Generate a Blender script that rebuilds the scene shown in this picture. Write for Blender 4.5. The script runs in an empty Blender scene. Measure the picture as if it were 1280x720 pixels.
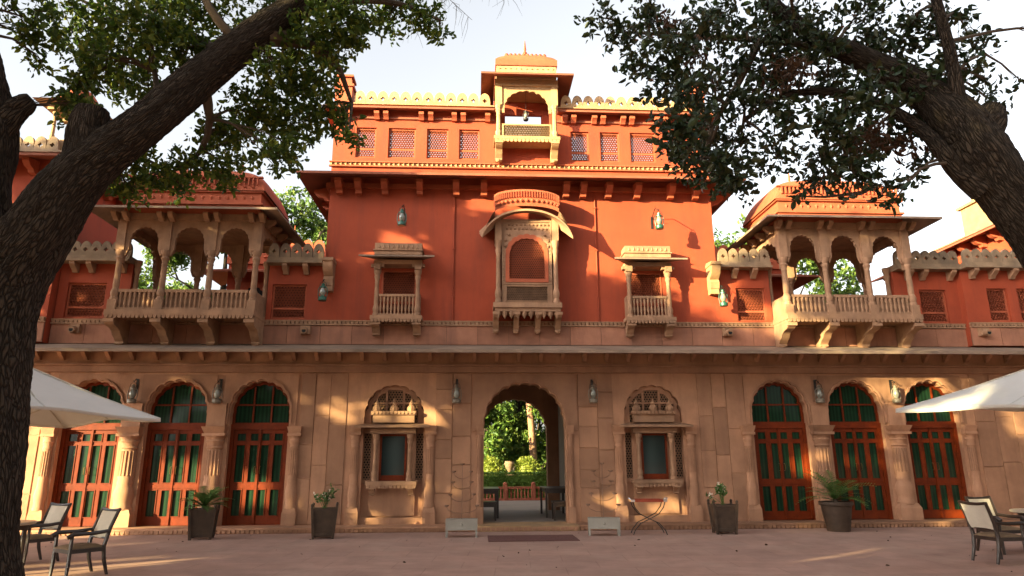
import bpy, math, random
import numpy as np
from mathutils import Vector, noise
from mathutils.geometry import tessellate_polygon

SC = bpy.context.scene
COL = SC.collection
rad = math.radians
# ---------------------------------------------------------------- camera
CAM = np.array([-1.326, -18.7, 1.70]); FPX = 850.0
YAW, PIT, ROL = rad(3.04), rad(14.31), rad(-0.28)
_f = np.array([math.sin(YAW)*math.cos(PIT), math.cos(YAW)*math.cos(PIT), math.sin(PIT)])
_r = np.array([math.cos(YAW), -math.sin(YAW), 0.0]); _u = np.cross(_r, _f)
_c, _s = math.cos(ROL), math.sin(ROL)
_r, _u = _c*_r+_s*_u, -_s*_r+_c*_u
cd = bpy.data.cameras.new('camera'); cam = bpy.data.objects.new('camera', cd); COL.objects.link(cam)
cd.sensor_width = 36; cd.lens = FPX/1280*36; cd.clip_end = 2000; cd.clip_start = 0.05
from mathutils import Matrix
cam.matrix_world = Matrix(((_r[0], _u[0], -_f[0], CAM[0]), (_r[1], _u[1], -_f[1], CAM[1]), (_r[2], _u[2], -_f[2], CAM[2]), (0, 0, 0, 1)))
SC.camera = cam
def P(px, py, Y):            # direction of a photo pixel, carried to the depth Y where the thing stands
    d = _f*FPX + _r*(px-640) + _u*(360-py)
    return CAM + d*((Y-CAM[1])/d[1])
# ---------------------------------------------------------------- sky and sun
SUN = Vector((1.5, 1.0, -0.37)).normalized()
W = bpy.data.worlds.new('World'); SC.world = W; W.use_nodes = True
nt = W.node_tree; bg = nt.nodes['Background']
sky = nt.nodes.new('ShaderNodeTexSky'); sky.sky_type = 'NISHITA'; sky.sun_disc = False
sky.sun_elevation = math.asin(-SUN.z); sky.sun_rotation = math.atan2(-SUN.x, -SUN.y)
sky.air_density = 1.0; sky.dust_density = 4.0; sky.ozone_density = 1.0; sky.altitude = 0
hs = nt.nodes.new('ShaderNodeHueSaturation'); hs.inputs['Saturation'].default_value = 0.22
nt.links.new(sky.outputs[0], hs.inputs['Color']); nt.links.new(hs.outputs[0], bg.inputs[0])
bg.inputs[1].default_value = 0.106
sl = bpy.data.lights.new('sun', 'SUN'); sl.energy = 5.0; sl.angle = rad(0.55); sl.color = (1.0, 0.86, 0.45)
so = bpy.data.objects.new('sun', sl); COL.objects.link(so); so.rotation_euler = SUN.to_track_quat('-Z', 'Y').to_euler()
so.location = (-30, -30, 30)
vs = SC.view_settings; vs.view_transform = 'Standard'; vs.look = 'None'; vs.exposure = 2.42; vs.gamma = 1.0; vs.use_curve_mapping = False

# ---------------------------------------------------------------- materials
MATS = {}
def mat(name, col, rough=0.8, var=0.25, scale=1.5, stain=None, stain_amt=0.4, bump=0.15, bscale=25, rnd=0.0, streak=False, spec=0.3, coat=0.0, metal=0.0, trans=0.0, obj=False):
    m = bpy.data.materials.new(name); m.use_nodes = True; t = m.node_tree; N = t.nodes; L = t.links
    b = N['Principled BSDF']; b.inputs['Roughness'].default_value = rough; b.inputs['Specular IOR Level'].default_value = spec
    b.inputs['Coat Weight'].default_value = coat; b.inputs['Coat Roughness'].default_value = 0.08; b.inputs['Metallic'].default_value = metal
    if obj:
        g = N.new('ShaderNodeTexCoord'); pos = g.outputs['Object']
    else:
        g = N.new('ShaderNodeNewGeometry'); pos = g.outputs['Position']
    n1 = N.new('ShaderNodeTexNoise'); n1.inputs['Scale'].default_value = scale; n1.inputs['Detail'].default_value = 8; n1.inputs['Roughness'].default_value = 0.62
    L.new(pos, n1.inputs['Vector'])
    r1 = N.new('ShaderNodeMapRange'); r1.inputs['From Min'].default_value = 0.3; r1.inputs['From Max'].default_value = 0.7
    r1.inputs['To Min'].default_value = 1-var; r1.inputs['To Max'].default_value = 1+var; L.new(n1.outputs[0], r1.inputs[0])
    mul = N.new('ShaderNodeVectorMath'); mul.operation = 'SCALE'; mul.inputs[0].default_value = col[:3]; L.new(r1.outputs[0], mul.inputs['Scale'])
    out = mul.outputs[0]
    if rnd:
        oi = N.new('ShaderNodeObjectInfo'); r2 = N.new('ShaderNodeMapRange'); r2.inputs['To Min'].default_value = 1-rnd; r2.inputs['To Max'].default_value = 1+rnd
        L.new(oi.outputs['Random'], r2.inputs[0]); m2 = N.new('ShaderNodeVectorMath'); m2.operation = 'SCALE'
        L.new(out, m2.inputs[0]); L.new(r2.outputs[0], m2.inputs['Scale']); out = m2.outputs[0]
    if stain:
        mp = N.new('ShaderNodeMapping'); mp.inputs['Scale'].default_value = (1.6, 1.6, 0.18) if streak else (0.55, 0.55, 0.55)
        L.new(pos, mp.inputs[0]); n2 = N.new('ShaderNodeTexNoise'); n2.inputs['Scale'].default_value = 1.7; n2.inputs['Detail'].default_value = 9; n2.inputs['Roughness'].default_value = 0.7
        L.new(mp.outputs[0], n2.inputs['Vector'])
        r3 = N.new('ShaderNodeMapRange'); r3.inputs['From Min'].default_value = 0.48; r3.inputs['From Max'].default_value = 0.72; r3.inputs['To Max'].default_value = stain_amt
        L.new(n2.outputs[0], r3.inputs[0]); mx = N.new('ShaderNodeMix'); mx.data_type = 'RGBA'
        L.new(r3.outputs[0], mx.inputs[0]); L.new(out, mx.inputs[6]); mx.inputs[7].default_value = (*stain, 1); out = mx.outputs[2]
    L.new(out, b.inputs['Base Color'])
    if bump:
        n3 = N.new('ShaderNodeTexNoise'); n3.inputs['Scale'].default_value = bscale; n3.inputs['Detail'].default_value = 6; n3.inputs['Roughness'].default_value = 0.7
        L.new(pos, n3.inputs['Vector']); bp = N.new('ShaderNodeBump'); bp.inputs['Strength'].default_value = bump; bp.inputs['Distance'].default_value = 0.02
        L.new(n3.outputs[0], bp.inputs['Height']); L.new(bp.outputs[0], b.inputs['Normal'])
    MATS[name] = m
    return m
def leafmat(name, a, bcol, c, trl=0.35, rough=0.45):
    m = bpy.data.materials.new(name); m.use_nodes = True; t = m.node_tree; N = t.nodes; L = t.links
    b = N['Principled BSDF']; b.inputs['Roughness'].default_value = rough; b.inputs['Specular IOR Level'].default_value = 0.35
    g = N.new('ShaderNodeNewGeometry'); cr = N.new('ShaderNodeValToRGB'); e = cr.color_ramp.elements
    e[0].color = (*a, 1); e[1].color = (*c, 1); e[1].position = 1.0; k = e.new(0.6); k.color = (*bcol, 1)
    L.new(g.outputs['Random Per Island'], cr.inputs[0])
    L.new(cr.outputs[0], b.inputs['Base Color'])
    tr = N.new('ShaderNodeBsdfTranslucent'); L.new(cr.outputs[0], tr.inputs[0])
    ms = N.new('ShaderNodeMixShader'); ms.inputs[0].default_value = trl
    L.new(b.outputs[0], ms.inputs[1]); L.new(tr.outputs[0], ms.inputs[2]); L.new(ms.outputs[0], N['Material Output'].inputs[0])
    MATS[name] = m
mat('sandstone', (0.325, 0.165, 0.094), 0.82, 0.24, 1.3, (0.17, 0.085, 0.052), 0.5, 0.25, 30, rnd=0.2, streak=True)
mat('bandstone', (0.29, 0.125, 0.075), 0.82, 0.24, 1.6, (0.13, 0.06, 0.045), 0.55, 0.25, 30, rnd=0.2, streak=True)
mat('carved', (0.29, 0.158, 0.09), 0.82, 0.25, 3.0, (0.1500, 0.0900, 0.0600), 0.55, 0.3, 40, rnd=0.06, streak=True)
mat('cream', (0.35, 0.205, 0.098), 0.82, 0.22, 3.0, (0.1360, 0.1020, 0.0850), 0.55, 0.3, 40, rnd=0.08)
mat('parapet', (0.22, 0.145, 0.088), 0.85, 0.3, 2.5, (0.0750, 0.0638, 0.0562), 0.75, 0.3, 30, rnd=0.15)
mat('redplaster', (0.285, 0.047, 0.0175), 0.8, 0.22, 0.55, (0.15, 0.032, 0.018), 0.6, 0.14, 20, streak=True)
mat('redtrim', (0.33, 0.075, 0.032), 0.8, 0.2, 2.0, (0.1950, 0.0546, 0.0312), 0.45, 0.25, 40)
mat('eave', (0.2250, 0.1500, 0.1050), 0.85, 0.3, 1.2, (0.0900, 0.0675, 0.0562), 0.6, 0.25, 25)
mat('eavered', (0.2240, 0.0680, 0.0360), 0.85, 0.25, 1.2, (0.1200, 0.0480, 0.0360), 0.5, 0.25, 25)
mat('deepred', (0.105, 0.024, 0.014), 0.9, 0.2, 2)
mat('joint', (0.13, 0.07, 0.045), 0.9, 0.2, 3)
mat('wood', (0.135, 0.019, 0.0028), 0.55, 0.3, 5, (0.1120, 0.0240, 0.0080), 0.5, 0.1, 40, spec=0.15)
mat('darkwood', (0.0280, 0.0152, 0.0096), 0.4, 0.35, 8, bump=0.1, spec=0.5, coat=0.1)
mat('planterwood', (0.0600, 0.0360, 0.0224), 0.6, 0.35, 7, (0.0240, 0.0160, 0.0120), 0.5, 0.2, 30)
def barkmat():
    m = bpy.data.materials.new('bark'); m.use_nodes = True; t = m.node_tree; N = t.nodes; L = t.links; b = N['Principled BSDF']; b.inputs['Roughness'].default_value = 0.95; b.inputs['Specular IOR Level'].default_value = 0.15
    a = N.new('ShaderNodeAttribute'); a.attribute_name = 'bark'; mp = N.new('ShaderNodeMapping'); mp.inputs['Scale'].default_value = (1, 1, 0.17); L.new(a.outputs['Vector'], mp.inputs[0])
    nz = N.new('ShaderNodeTexNoise'); nz.inputs['Scale'].default_value = 6; nz.inputs['Detail'].default_value = 5; L.new(mp.outputs[0], nz.inputs['Vector'])
    ad = N.new('ShaderNodeVectorMath'); ad.operation = 'MULTIPLY_ADD'; ad.inputs[1].default_value = (0.15, 0.15, 0.15); L.new(nz.outputs['Color'], ad.inputs[0]); L.new(mp.outputs[0], ad.inputs[2])
    vo = N.new('ShaderNodeTexVoronoi'); vo.feature = 'DISTANCE_TO_EDGE'; vo.inputs['Scale'].default_value = 44; L.new(ad.outputs[0], vo.inputs['Vector'])
    n2 = N.new('ShaderNodeTexNoise'); n2.inputs['Scale'].default_value = 60; n2.inputs['Detail'].default_value = 6; L.new(mp.outputs[0], n2.inputs['Vector'])
    r = N.new('ShaderNodeMapRange'); r.inputs['From Max'].default_value = 0.22; L.new(vo.outputs['Distance'], r.inputs[0])
    ma = N.new('ShaderNodeMath'); ma.operation = 'MULTIPLY_ADD'; ma.inputs[1].default_value = 0.5; L.new(n2.outputs[0], ma.inputs[0]); L.new(r.outputs[0], ma.inputs[2])
    cr = N.new('ShaderNodeValToRGB'); cr.color_ramp.elements[0].color = (0.012, 0.008, 0.006, 1); cr.color_ramp.elements[1].color = (0.056, 0.041, 0.030, 1); cr.color_ramp.elements[0].position = 0.15; L.new(ma.outputs[0], cr.inputs[0]); L.new(cr.outputs[0], b.inputs['Base Color'])
    bp = N.new('ShaderNodeBump'); bp.inputs['Strength'].default_value = 1.0; bp.inputs['Distance'].default_value = 0.03; L.new(ma.outputs[0], bp.inputs['Height']); L.new(bp.outputs[0], b.inputs['Normal'])
    MATS['bark'] = m
barkmat()
mat('twig', (0.07, 0.05, 0.035), 0.9, 0.3, 6, bump=0)
mat('ground', (0.38, 0.225, 0.172), 0.78, 0.2, 0.9, (0.22, 0.135, 0.105), 0.6, 0.22, 14)
def groundmat():
    m = MATS['ground']; t = m.node_tree; N = t.nodes; L = t.links; b = N['Principled BSDF']; src = b.inputs['Base Color'].links[0].from_socket
    g = N.new('ShaderNodeNewGeometry'); mp = N.new('ShaderNodeMapping'); mp.inputs['Rotation'].default_value = (0, 0, 0.06); L.new(g.outputs['Position'], mp.inputs[0])
    br = N.new('ShaderNodeTexBrick'); br.inputs['Scale'].default_value = 1.0; br.inputs['Brick Width'].default_value = 1.15; br.inputs['Row Height'].default_value = 0.75; br.inputs['Mortar Size'].default_value = 0.012; br.inputs['Mortar Smooth'].default_value = 0.6
    br.inputs['Color1'].default_value = (1.06, 1.04, 1.02, 1); br.inputs['Color2'].default_value = (0.92, 0.93, 0.95, 1); br.inputs['Mortar'].default_value = (0.72, 0.70, 0.68, 1); L.new(mp.outputs[0], br.inputs['Vector'])
    mx = N.new('ShaderNodeMix'); mx.data_type = 'RGBA'; mx.blend_type = 'MULTIPLY'; mx.inputs[0].default_value = 0.8; L.new(src, mx.inputs[6]); L.new(br.outputs['Color'], mx.inputs[7])
    n = N.new('ShaderNodeTexNoise'); n.inputs['Scale'].default_value = 0.8; n.inputs['Detail'].default_value = 10; n.inputs['Roughness'].default_value = 0.72; L.new(g.outputs['Position'], n.inputs['Vector'])
    r = N.new('ShaderNodeMapRange'); r.inputs['From Min'].default_value = 0.5; r.inputs['From Max'].default_value = 0.75; r.inputs['To Max'].default_value = 0.55; L.new(n.outputs[0], r.inputs[0])
    m2 = N.new('ShaderNodeMix'); m2.data_type = 'RGBA'; L.new(r.outputs[0], m2.inputs[0]); L.new(mx.outputs[2], m2.inputs[6]); m2.inputs[7].default_value = (0.46, 0.32, 0.24, 1); L.new(m2.outputs[2], b.inputs['Base Color'])
groundmat()
mat('pavefar', (0.2640, 0.2000, 0.1600), 0.85, 0.15, 0.9, (0.1600, 0.1280, 0.1040), 0.4, 0.2, 14)
mat('lawn', (0.0560, 0.1040, 0.0240), 0.95, 0.3, 2)
mat('canvas', (0.7200, 0.6930, 0.6660), 0.9, 0.05, 2.5, (0.4950, 0.4500, 0.4050), 0.25, 0.12, 6)
mat('fabric', (0.5280, 0.4640, 0.3760), 0.9, 0.08, 6, bump=0.2, bscale=160)
mat('cushion', (0.20, 0.13, 0.075), 0.9, 0.15, 6, bump=0.2, bscale=160)
mat('tabletop', (0.4125, 0.3375, 0.2550), 0.35, 0.12, 5, bump=0.05, spec=0.5)
mat('lanterngreen', (0.015, 0.075, 0.05), 0.35, 0.25, 12, bump=0, spec=0.5, obj=True)
mat('lanterngrey', (0.15, 0.12, 0.085), 0.45, 0.25, 12, bump=0, spec=0.5, obj=True)
mat('globe', (0.17, 0.17, 0.14), 0.12, 0.1, 6, bump=0, spec=0.6, coat=0.5, obj=True)
mat('iron', (0.022, 0.018, 0.016), 0.5, 0.2, 8, bump=0, metal=0.3, spec=0.5)
mat('rustiron', (0.20, 0.11, 0.07), 0.7, 0.3, 8, bump=0)
mat('greypaint', (0.30, 0.27, 0.225), 0.6, 0.1, 4, (0.2125, 0.1870, 0.1615), 0.4, 0.1, 20)
mat('mat', (0.13, 0.055, 0.045), 0.98, 0.2, 12, bump=0.4, bscale=140)
mat('lacquer', (0.30, 0.05, 0.025), 0.25, 0.2, 6, bump=0, coat=0.4)
mat('steel', (0.75, 0.75, 0.76), 0.2, 0.05, 6, bump=0, metal=1.0)
mat('brass', (0.22, 0.13, 0.05), 0.3, 0.15, 6, bump=0, metal=1.0)
mat('whitewash', (0.4340, 0.3850, 0.3360), 0.9, 0.1, 1.5, (0.2800, 0.2240, 0.1820), 0.4, 0.1, 20)
mat('soil', (0.05, 0.032, 0.022), 0.95, 0.3, 10)
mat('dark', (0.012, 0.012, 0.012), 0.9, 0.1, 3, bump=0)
mat('terracotta', (0.3150, 0.0975, 0.0525), 0.85, 0.2, 2, (0.1500, 0.0600, 0.0375), 0.4, 0.2, 20)
mat('petal', (0.75, 0.62, 0.5), 0.7, 0.1, 8, bump=0)
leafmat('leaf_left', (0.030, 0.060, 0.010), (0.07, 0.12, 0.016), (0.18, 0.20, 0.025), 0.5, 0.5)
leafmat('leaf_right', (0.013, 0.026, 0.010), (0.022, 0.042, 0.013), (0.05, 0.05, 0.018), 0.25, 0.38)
leafmat('leaf_back', (0.05, 0.10, 0.02), (0.09, 0.16, 0.025), (0.20, 0.25, 0.05), 0.45, 0.55)
leafmat('leaf_garden', (0.05, 0.11, 0.02), (0.10, 0.18, 0.028), (0.20, 0.26, 0.045), 0.4, 0.5)
leafmat('leaf_yellow', (0.16, 0.22, 0.03), (0.24, 0.29, 0.04), (0.33, 0.34, 0.06), 0.4, 0.5)
leafmat('leaf_dry', (0.055, 0.026, 0.013), (0.075, 0.036, 0.018), (0.09, 0.05, 0.025), 0.25, 0.6)
leafmat('frond', (0.04, 0.10, 0.02), (0.075, 0.15, 0.03), (0.12, 0.2, 0.05), 0.3, 0.4)
def canvasmat():
    m = MATS['canvas']; t = m.node_tree; N = t.nodes; L = t.links; b = N['Principled BSDF']; tr = N.new('ShaderNodeBsdfTranslucent'); tr.inputs[0].default_value = (0.75, 0.66, 0.5, 1)
    ms = N.new('ShaderNodeMixShader'); ms.inputs[0].default_value = 0.3; L.new(b.outputs[0], ms.inputs[1]); L.new(tr.outputs[0], ms.inputs[2]); L.new(ms.outputs[0], N['Material Output'].inputs[0])
canvasmat()
def panemat(name, base, fold):
    m = bpy.data.materials.new(name); m.use_nodes = True; t = m.node_tree; N = t.nodes; L = t.links; b = N['Principled BSDF']
    g = N.new('ShaderNodeNewGeometry'); w = N.new('ShaderNodeTexWave'); w.inputs['Scale'].default_value = fold; w.inputs['Distortion'].default_value = 4; w.inputs['Detail'].default_value = 2
    mp = N.new('ShaderNodeMapping'); mp.inputs['Scale'].default_value = (1, 1, 0.12); L.new(g.outputs['Position'], mp.inputs[0]); L.new(mp.outputs[0], w.inputs['Vector'])
    mx = N.new('ShaderNodeMix'); mx.data_type = 'RGBA'; mx.inputs[6].default_value = (base[0]*0.45, base[1]*0.45, base[2]*0.45, 1); mx.inputs[7].default_value = (*base, 1)
    L.new(w.outputs[1], mx.inputs[0]); L.new(mx.outputs[2], b.inputs['Base Color']); b.inputs['Roughness'].default_value = 0.7
    b.inputs['Specular IOR Level'].default_value = 0.08; b.inputs['Coat Weight'].default_value = 0.3; b.inputs['Coat Roughness'].default_value = 0.06; b.inputs['Coat IOR'].default_value = 1.45
    MATS[name] = m
panemat('curtain_glass', (0.010, 0.036, 0.016), 3.2)
panemat('blue_glass', (0.035, 0.05, 0.046), 0.4)

# ---------------------------------------------------------------- mesh helpers
class MB:
    def __init__(s): s.v = []; s.f = []; s.bark = []
    def add(s, vs_, fs):
        o = len(s.v); s.v += [tuple(map(float, p)) for p in vs_]; s.f += [tuple(i+o for i in f) for f in fs]; return s
    def box(s, x0, x1, y0, y1, z0, z1):
        return s.add([(x0, y0, z0), (x1, y0, z0), (x1, y1, z0), (x0, y1, z0), (x0, y0, z1), (x1, y0, z1), (x1, y1, z1), (x0, y1, z1)],
                     [(0, 3, 2, 1), (4, 5, 6, 7), (0, 1, 5, 4), (1, 2, 6, 5), (2, 3, 7, 6), (3, 0, 4, 7)])
    def frust(s, a, b):      # a, b: (x0,x1,y0,y1,z)
        return s.add([(a[0], a[2], a[4]), (a[1], a[2], a[4]), (a[1], a[3], a[4]), (a[0], a[3], a[4]), (b[0], b[2], b[4]), (b[1], b[2], b[4]), (b[1], b[3], b[4]), (b[0], b[3], b[4])],
                     [(0, 3, 2, 1), (4, 5, 6, 7), (0, 1, 5, 4), (1, 2, 6, 5), (2, 3, 7, 6), (3, 0, 4, 7)])
    def plate(s, loops, a, b, axis='y'):     # outline with holes in x-z (or y-z), thickness from a to b
        pt = (lambda p, d: (p[0], d, p[1])) if axis == 'y' else (lambda p, d: (d, p[0], p[1]))
        tri = tessellate_polygon([[Vector((p[0], p[1], 0)) for p in l] for l in loops])
        flat = [p for l in loops for p in l]; n = len(flat)
        fs = [tuple(t) for t in tri] + [tuple(i+n for i in t) for t in tri]
        o = 0
        for l in loops:
            k = len(l)
            for i in range(k):
                j = (i+1) % k; fs.append((o+i, o+j, n+o+j, n+o+i))
            o += k
        return s.add([pt(p, a) for p in flat]+[pt(p, b) for p in flat], fs)
    def lathe(s, cx, cy, prof, n=10, a0=0.0, sy=1.0):
        vs_ = []; fs = []
        for r, z in prof:
            for i in range(n):
                a = a0+2*math.pi*i/n; vs_.append((cx+r*math.cos(a), cy+sy*r*math.sin(a), z))
        m = len(prof)
        for k in range(m-1):
            for i in range(n):
                j = (i+1) % n; fs.append((k*n+i, k*n+j, (k+1)*n+j, (k+1)*n+i))
        fs.append(tuple(range(n-1, -1, -1))); fs.append(tuple((m-1)*n+i for i in range(n)))
        return s.add(vs_, fs)
    def tube(s, pts, rr, n=8):
        pts = [Vector(p) for p in pts]; m = len(pts); vs_ = []; fs = []
        if not hasattr(rr, '__len__'): rr = [rr]*m
        t0 = (pts[1]-pts[0]).normalized(); a = Vector((0, 0, 1)) if abs(t0.z) < 0.9 else Vector((1, 0, 0)); nx = t0.cross(a).normalized()
        for k in range(m):
            t = (pts[min(k+1, m-1)]-pts[max(k-1, 0)]).normalized(); nx = (nx-t*nx.dot(t)).normalized(); ny = t.cross(nx)
            for i in range(n):
                q = 2*math.pi*i/n; vs_.append(pts[k]+nx*(rr[k]*math.cos(q))+ny*(rr[k]*math.sin(q)))
        for k in range(m-1):
            for i in range(n):
                j = (i+1) % n; fs.append((k*n+i, k*n+j, (k+1)*n+j, (k+1)*n+i))
        fs.append(tuple(range(n-1, -1, -1))); fs.append(tuple((m-1)*n+i for i in range(n)))
        return s.add(vs_, fs)
    def grid(s, fn, nu, nv):
        vs_ = [fn(i/nu, j/nv) for j in range(nv+1) for i in range(nu+1)]
        return s.add(vs_, [(j*(nu+1)+i, j*(nu+1)+i+1, (j+1)*(nu+1)+i+1, (j+1)*(nu+1)+i) for j in range(nv) for i in range(nu)])
    def mesh(s, name, material, smooth=35):
        me = bpy.data.meshes.new(name); me.from_pydata(s.v, [], s.f); me.validate()
        import bmesh
        bm = bmesh.new(); bm.from_mesh(me); bmesh.ops.recalc_face_normals(bm, faces=bm.faces); bm.to_mesh(me); bm.free()
        me.materials.append(MATS[material])
        if s.bark:
            at = me.attributes.new('bark', 'FLOAT_VECTOR', 'POINT'); bk = np.zeros((len(me.vertices), 3), np.float32)
            for o_, arr in s.bark: bk[o_:o_+len(arr)] = arr
            at.data.foreach_set('vector', bk.ravel())
        if smooth:
            me.polygons.foreach_set('use_smooth', [True]*len(me.polygons)); me.set_sharp_from_angle(angle=rad(smooth))
        return me
    def build(s, name, material, parent=None, loc=(0, 0, 0), smooth=35):
        return link(name, s.mesh(name, material, smooth), parent, loc)
def link(name, me, parent=None, loc=(0, 0, 0), rz=0.0):
    o = bpy.data.objects.new(name, me); COL.objects.link(o); o.parent = parent; o.location = loc; o.rotation_euler[2] = rz; return o
def tag(o, label, cat, group=None):
    o['label'] = label; o['category'] = cat
    if group: o['group'] = group
    return o
def thing(name, label, cat, loc=(0, 0, 0), rz=0.0, group=None):
    return tag(link(name, None, None, loc, rz), label, cat, group)
def struct(o): o['kind'] = 'structure'; return o
def stuff(o): o['kind'] = 'stuff'; return o
def dup(root, loc, rz, label, group=None):
    r = root.copy(); COL.objects.link(r); r.location = loc; r.rotation_euler[2] = rz; r['label'] = label
    if group: r['group'] = group
    for ch in list(root.children):
        c = ch.copy(); COL.objects.link(c); c.parent = r
        for g in list(ch.children):
            d = g.copy(); COL.objects.link(d); d.parent = c
    return r

def foil(cx, hw, zb, zs, zt, n=9, c=0.09, per=6):   # cusped arch opening, from left foot over the top to right foot
    pts = [(cx-hw, zb), (cx-hw, zs)]
    N = n*per
    for i in range(1, N):
        th = math.pi*i/N; bul = abs(math.sin(n*th)); k = 1-c*(1-bul**0.7)
        pts.append((cx-hw*math.cos(th)*k, zs+(zt-zs)*math.sin(th)**0.85*k))
    return pts+[(cx+hw, zs), (cx+hw, zb)]
def rect(x0, x1, z0, z1): return [(x0, z0), (x1, z0), (x1, z1), (x0, z1)]
def beads(m, x0, x1, y, z, pitch, r, axis='x', sz=1.0):
    n = max(1, round(abs(x1-x0)/pitch)); p = (x1-x0)/n
    for i in range(n):
        c = x0+p*(i+0.5); h = abs(p)*0.42
        if axis == 'x': q = [(c-h, y, z), (c+h, y, z), (c, y-r, z), (c, y, z+r*sz), (c, y, z-r*sz)]
        else: q = [(y, c-h, z), (y, c+h, z), (y-r, c, z), (y, c, z+r*sz), (y, c, z-r*sz)]
        m.add(q, [(0, 2, 3), (2, 1, 3), (0, 4, 2), (4, 1, 2)])
def tongues(m, x0, x1, y0, y1, z1, pitch, drop, axis='x'):   # row of rounded pendant tongues hanging from z1
    n = max(1, round((x1-x0)/pitch)); p = (x1-x0)/n; w = p*0.43
    for i in range(n):
        c = x0+p*(i+0.5)
        l = [(c-w, z1), (c-w, z1-drop*0.5), (c-w*0.7, z1-drop*0.85), (c, z1-drop), (c+w*0.7, z1-drop*0.85), (c+w, z1-drop*0.5), (c+w, z1)]
        m.plate([l], y0, y1, 'y' if axis == 'x' else 'x')
def lattice(m, x0, x1, z0, z1, y, pitch=0.085, w=0.022, d=0.02, axis='y'):
    def bar(a, b):
        (ax, az), (bx, bz) = a, b; L = math.hypot(bx-ax, bz-az)
        if L < 1e-4: return
        nx, nz = -(bz-az)/L*w/2, (bx-ax)/L*w/2
        q = [(ax+nx, az+nz), (bx+nx, bz+nz), (bx-nx, bz-nz), (ax-nx, az-nz)]
        v = [((p[0], y, p[1]) if axis == 'y' else (y, p[0], p[1])) for p in q]+[((p[0], y+d, p[1]) if axis == 'y' else (y+d, p[0], p[1])) for p in q]
        m.add(v, [(0, 1, 2, 3), (0, 4, 5, 1), (1, 5, 6, 2), (2, 6, 7, 3), (3, 7, 4, 0)])
    H = z1-z0; Wd = x1-x0
    for sgn in (1, -1):
        k = -H*0.58
        while k < Wd+H*0.58:
            # line from (x0+k, z0) with slope 60 degrees
            s = 0.577*sgn; xa, xb = x0+(k if sgn > 0 else k), None
            p0 = (x0+k, z0); p1 = (x0+k+s*H, z1)
            # clip to x range
            def clip(p, q):
                (ax, az), (bx, bz) = p, q
                t0, t1 = 0.0, 1.0; dx = bx-ax
                for lim, up in ((x0, False), (x1, True)):
                    if abs(dx) < 1e-9: continue
                    t = (lim-ax)/dx
                    if (dx > 0) != up: t0 = max(t0, t)
                    else: t1 = min(t1, t)
                return None if t0 >= t1 else ((ax+dx*t0, az+(bz-az)*t0), (ax+dx*t1, az+(bz-az)*t1))
            c = clip(p0, p1)
            if c: bar(*c)
            k += pitch
    z = z0+pitch*0.5
    while z < z1:
        bar((x0, z), (x1, z)); z += pitch*0.866
def ring(m, x0, x1, z0, z1, w, y0, y1): m.plate([rect(x0, x1, z0, z1), rect(x0+w, x1-w, z0+w, z1-w)], y0, y1)
def sbracket(m, cx, w, y_wall, y_out, z0, z1):      # scrolled stone corbel under a balcony
    d = y_out-y_wall; h = z1-z0
    pr = [(0, 0), (0.22, 0.0), (0.30, 0.07), (0.27, 0.16), (0.36, 0.30), (0.50, 0.42), (0.55, 0.55), (0.70, 0.66), (0.92, 0.72), (1.0, 0.82), (1.0, 1.0), (0, 1.0)]
    m.plate([[(y_wall+d*a, z0+h*b) for a, b in pr]], cx-w/2, cx+w/2, 'x')
    m.box(cx-w*0.62, cx+w*0.62, y_wall+d*0.98, y_wall+d*1.06, z1-h*0.16, z1-0.002)
    m.lathe(cx, y_wall+d*0.22, [(0.0, z0-0.10*h), (w*0.35, z0-0.05*h), (w*0.5, z0+0.04*h), (w*0.3, z0+0.09*h)], 8)
COLP = [(1.3, 0), (1.3, 0.05), (1.05, 0.07), (1.25, 0.11), (1.35, 0.16), (1.0, 0.22), (0.85, 0.24), (0.95, 0.27), (0.9, 0.5), (0.82, 0.70), (0.95, 0.72), (0.8, 0.75), (1.0, 0.80), (1.25, 0.84), (1.0, 0.88), (1.45, 0.94), (1.5, 1.0)]
def column(m, x, y, z0, z1, r, n=10): m.lathe(x, y, [(r*a, z0+(z1-z0)*b) for a, b in COLP], n, math.pi/n)
def balusters(m, x0, x1, y, z0, z1, pitch=0.13, r=0.03, axis='x'):
    n = max(1, round((x1-x0)/pitch)); p = (x1-x0)/n; h = z1-z0
    for i in range(n):
        c = x0+p*(i+0.5); cx, cy = (c, y) if axis == 'x' else (y, c)
        m.lathe(cx, cy, [(r*0.9, z0), (r*0.5, z0+h*0.12), (r, z0+h*0.35), (r*0.45, z0+h*0.62), (r*0.95, z0+h*0.8), (r, z1)], 6)
def vault(m, x0, x1, y0, y1, z0, h, ex=4.0, nu=20, nv=12, sag=0.0):   # swelling bangla roof
    def fn(u, v):
        a, b = u*2-1, v*2-1
        # pull samples to the rim so the shoulder is round
        a = math.copysign(1-(1-abs(a))**1.6, a); b = math.copysign(1-(1-abs(b))**1.6, b)
        k = (max(0, 1-abs(a)**ex)*max(0, 1-abs(b)**ex))**0.5
        return ((x0+x1)/2+a*(x1-x0)/2, (y0+y1)/2+b*(y1-y0)/2, z0+h*k-sag*a*a*(1-k)*0)
    m.grid(fn, nu, nv)
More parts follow.
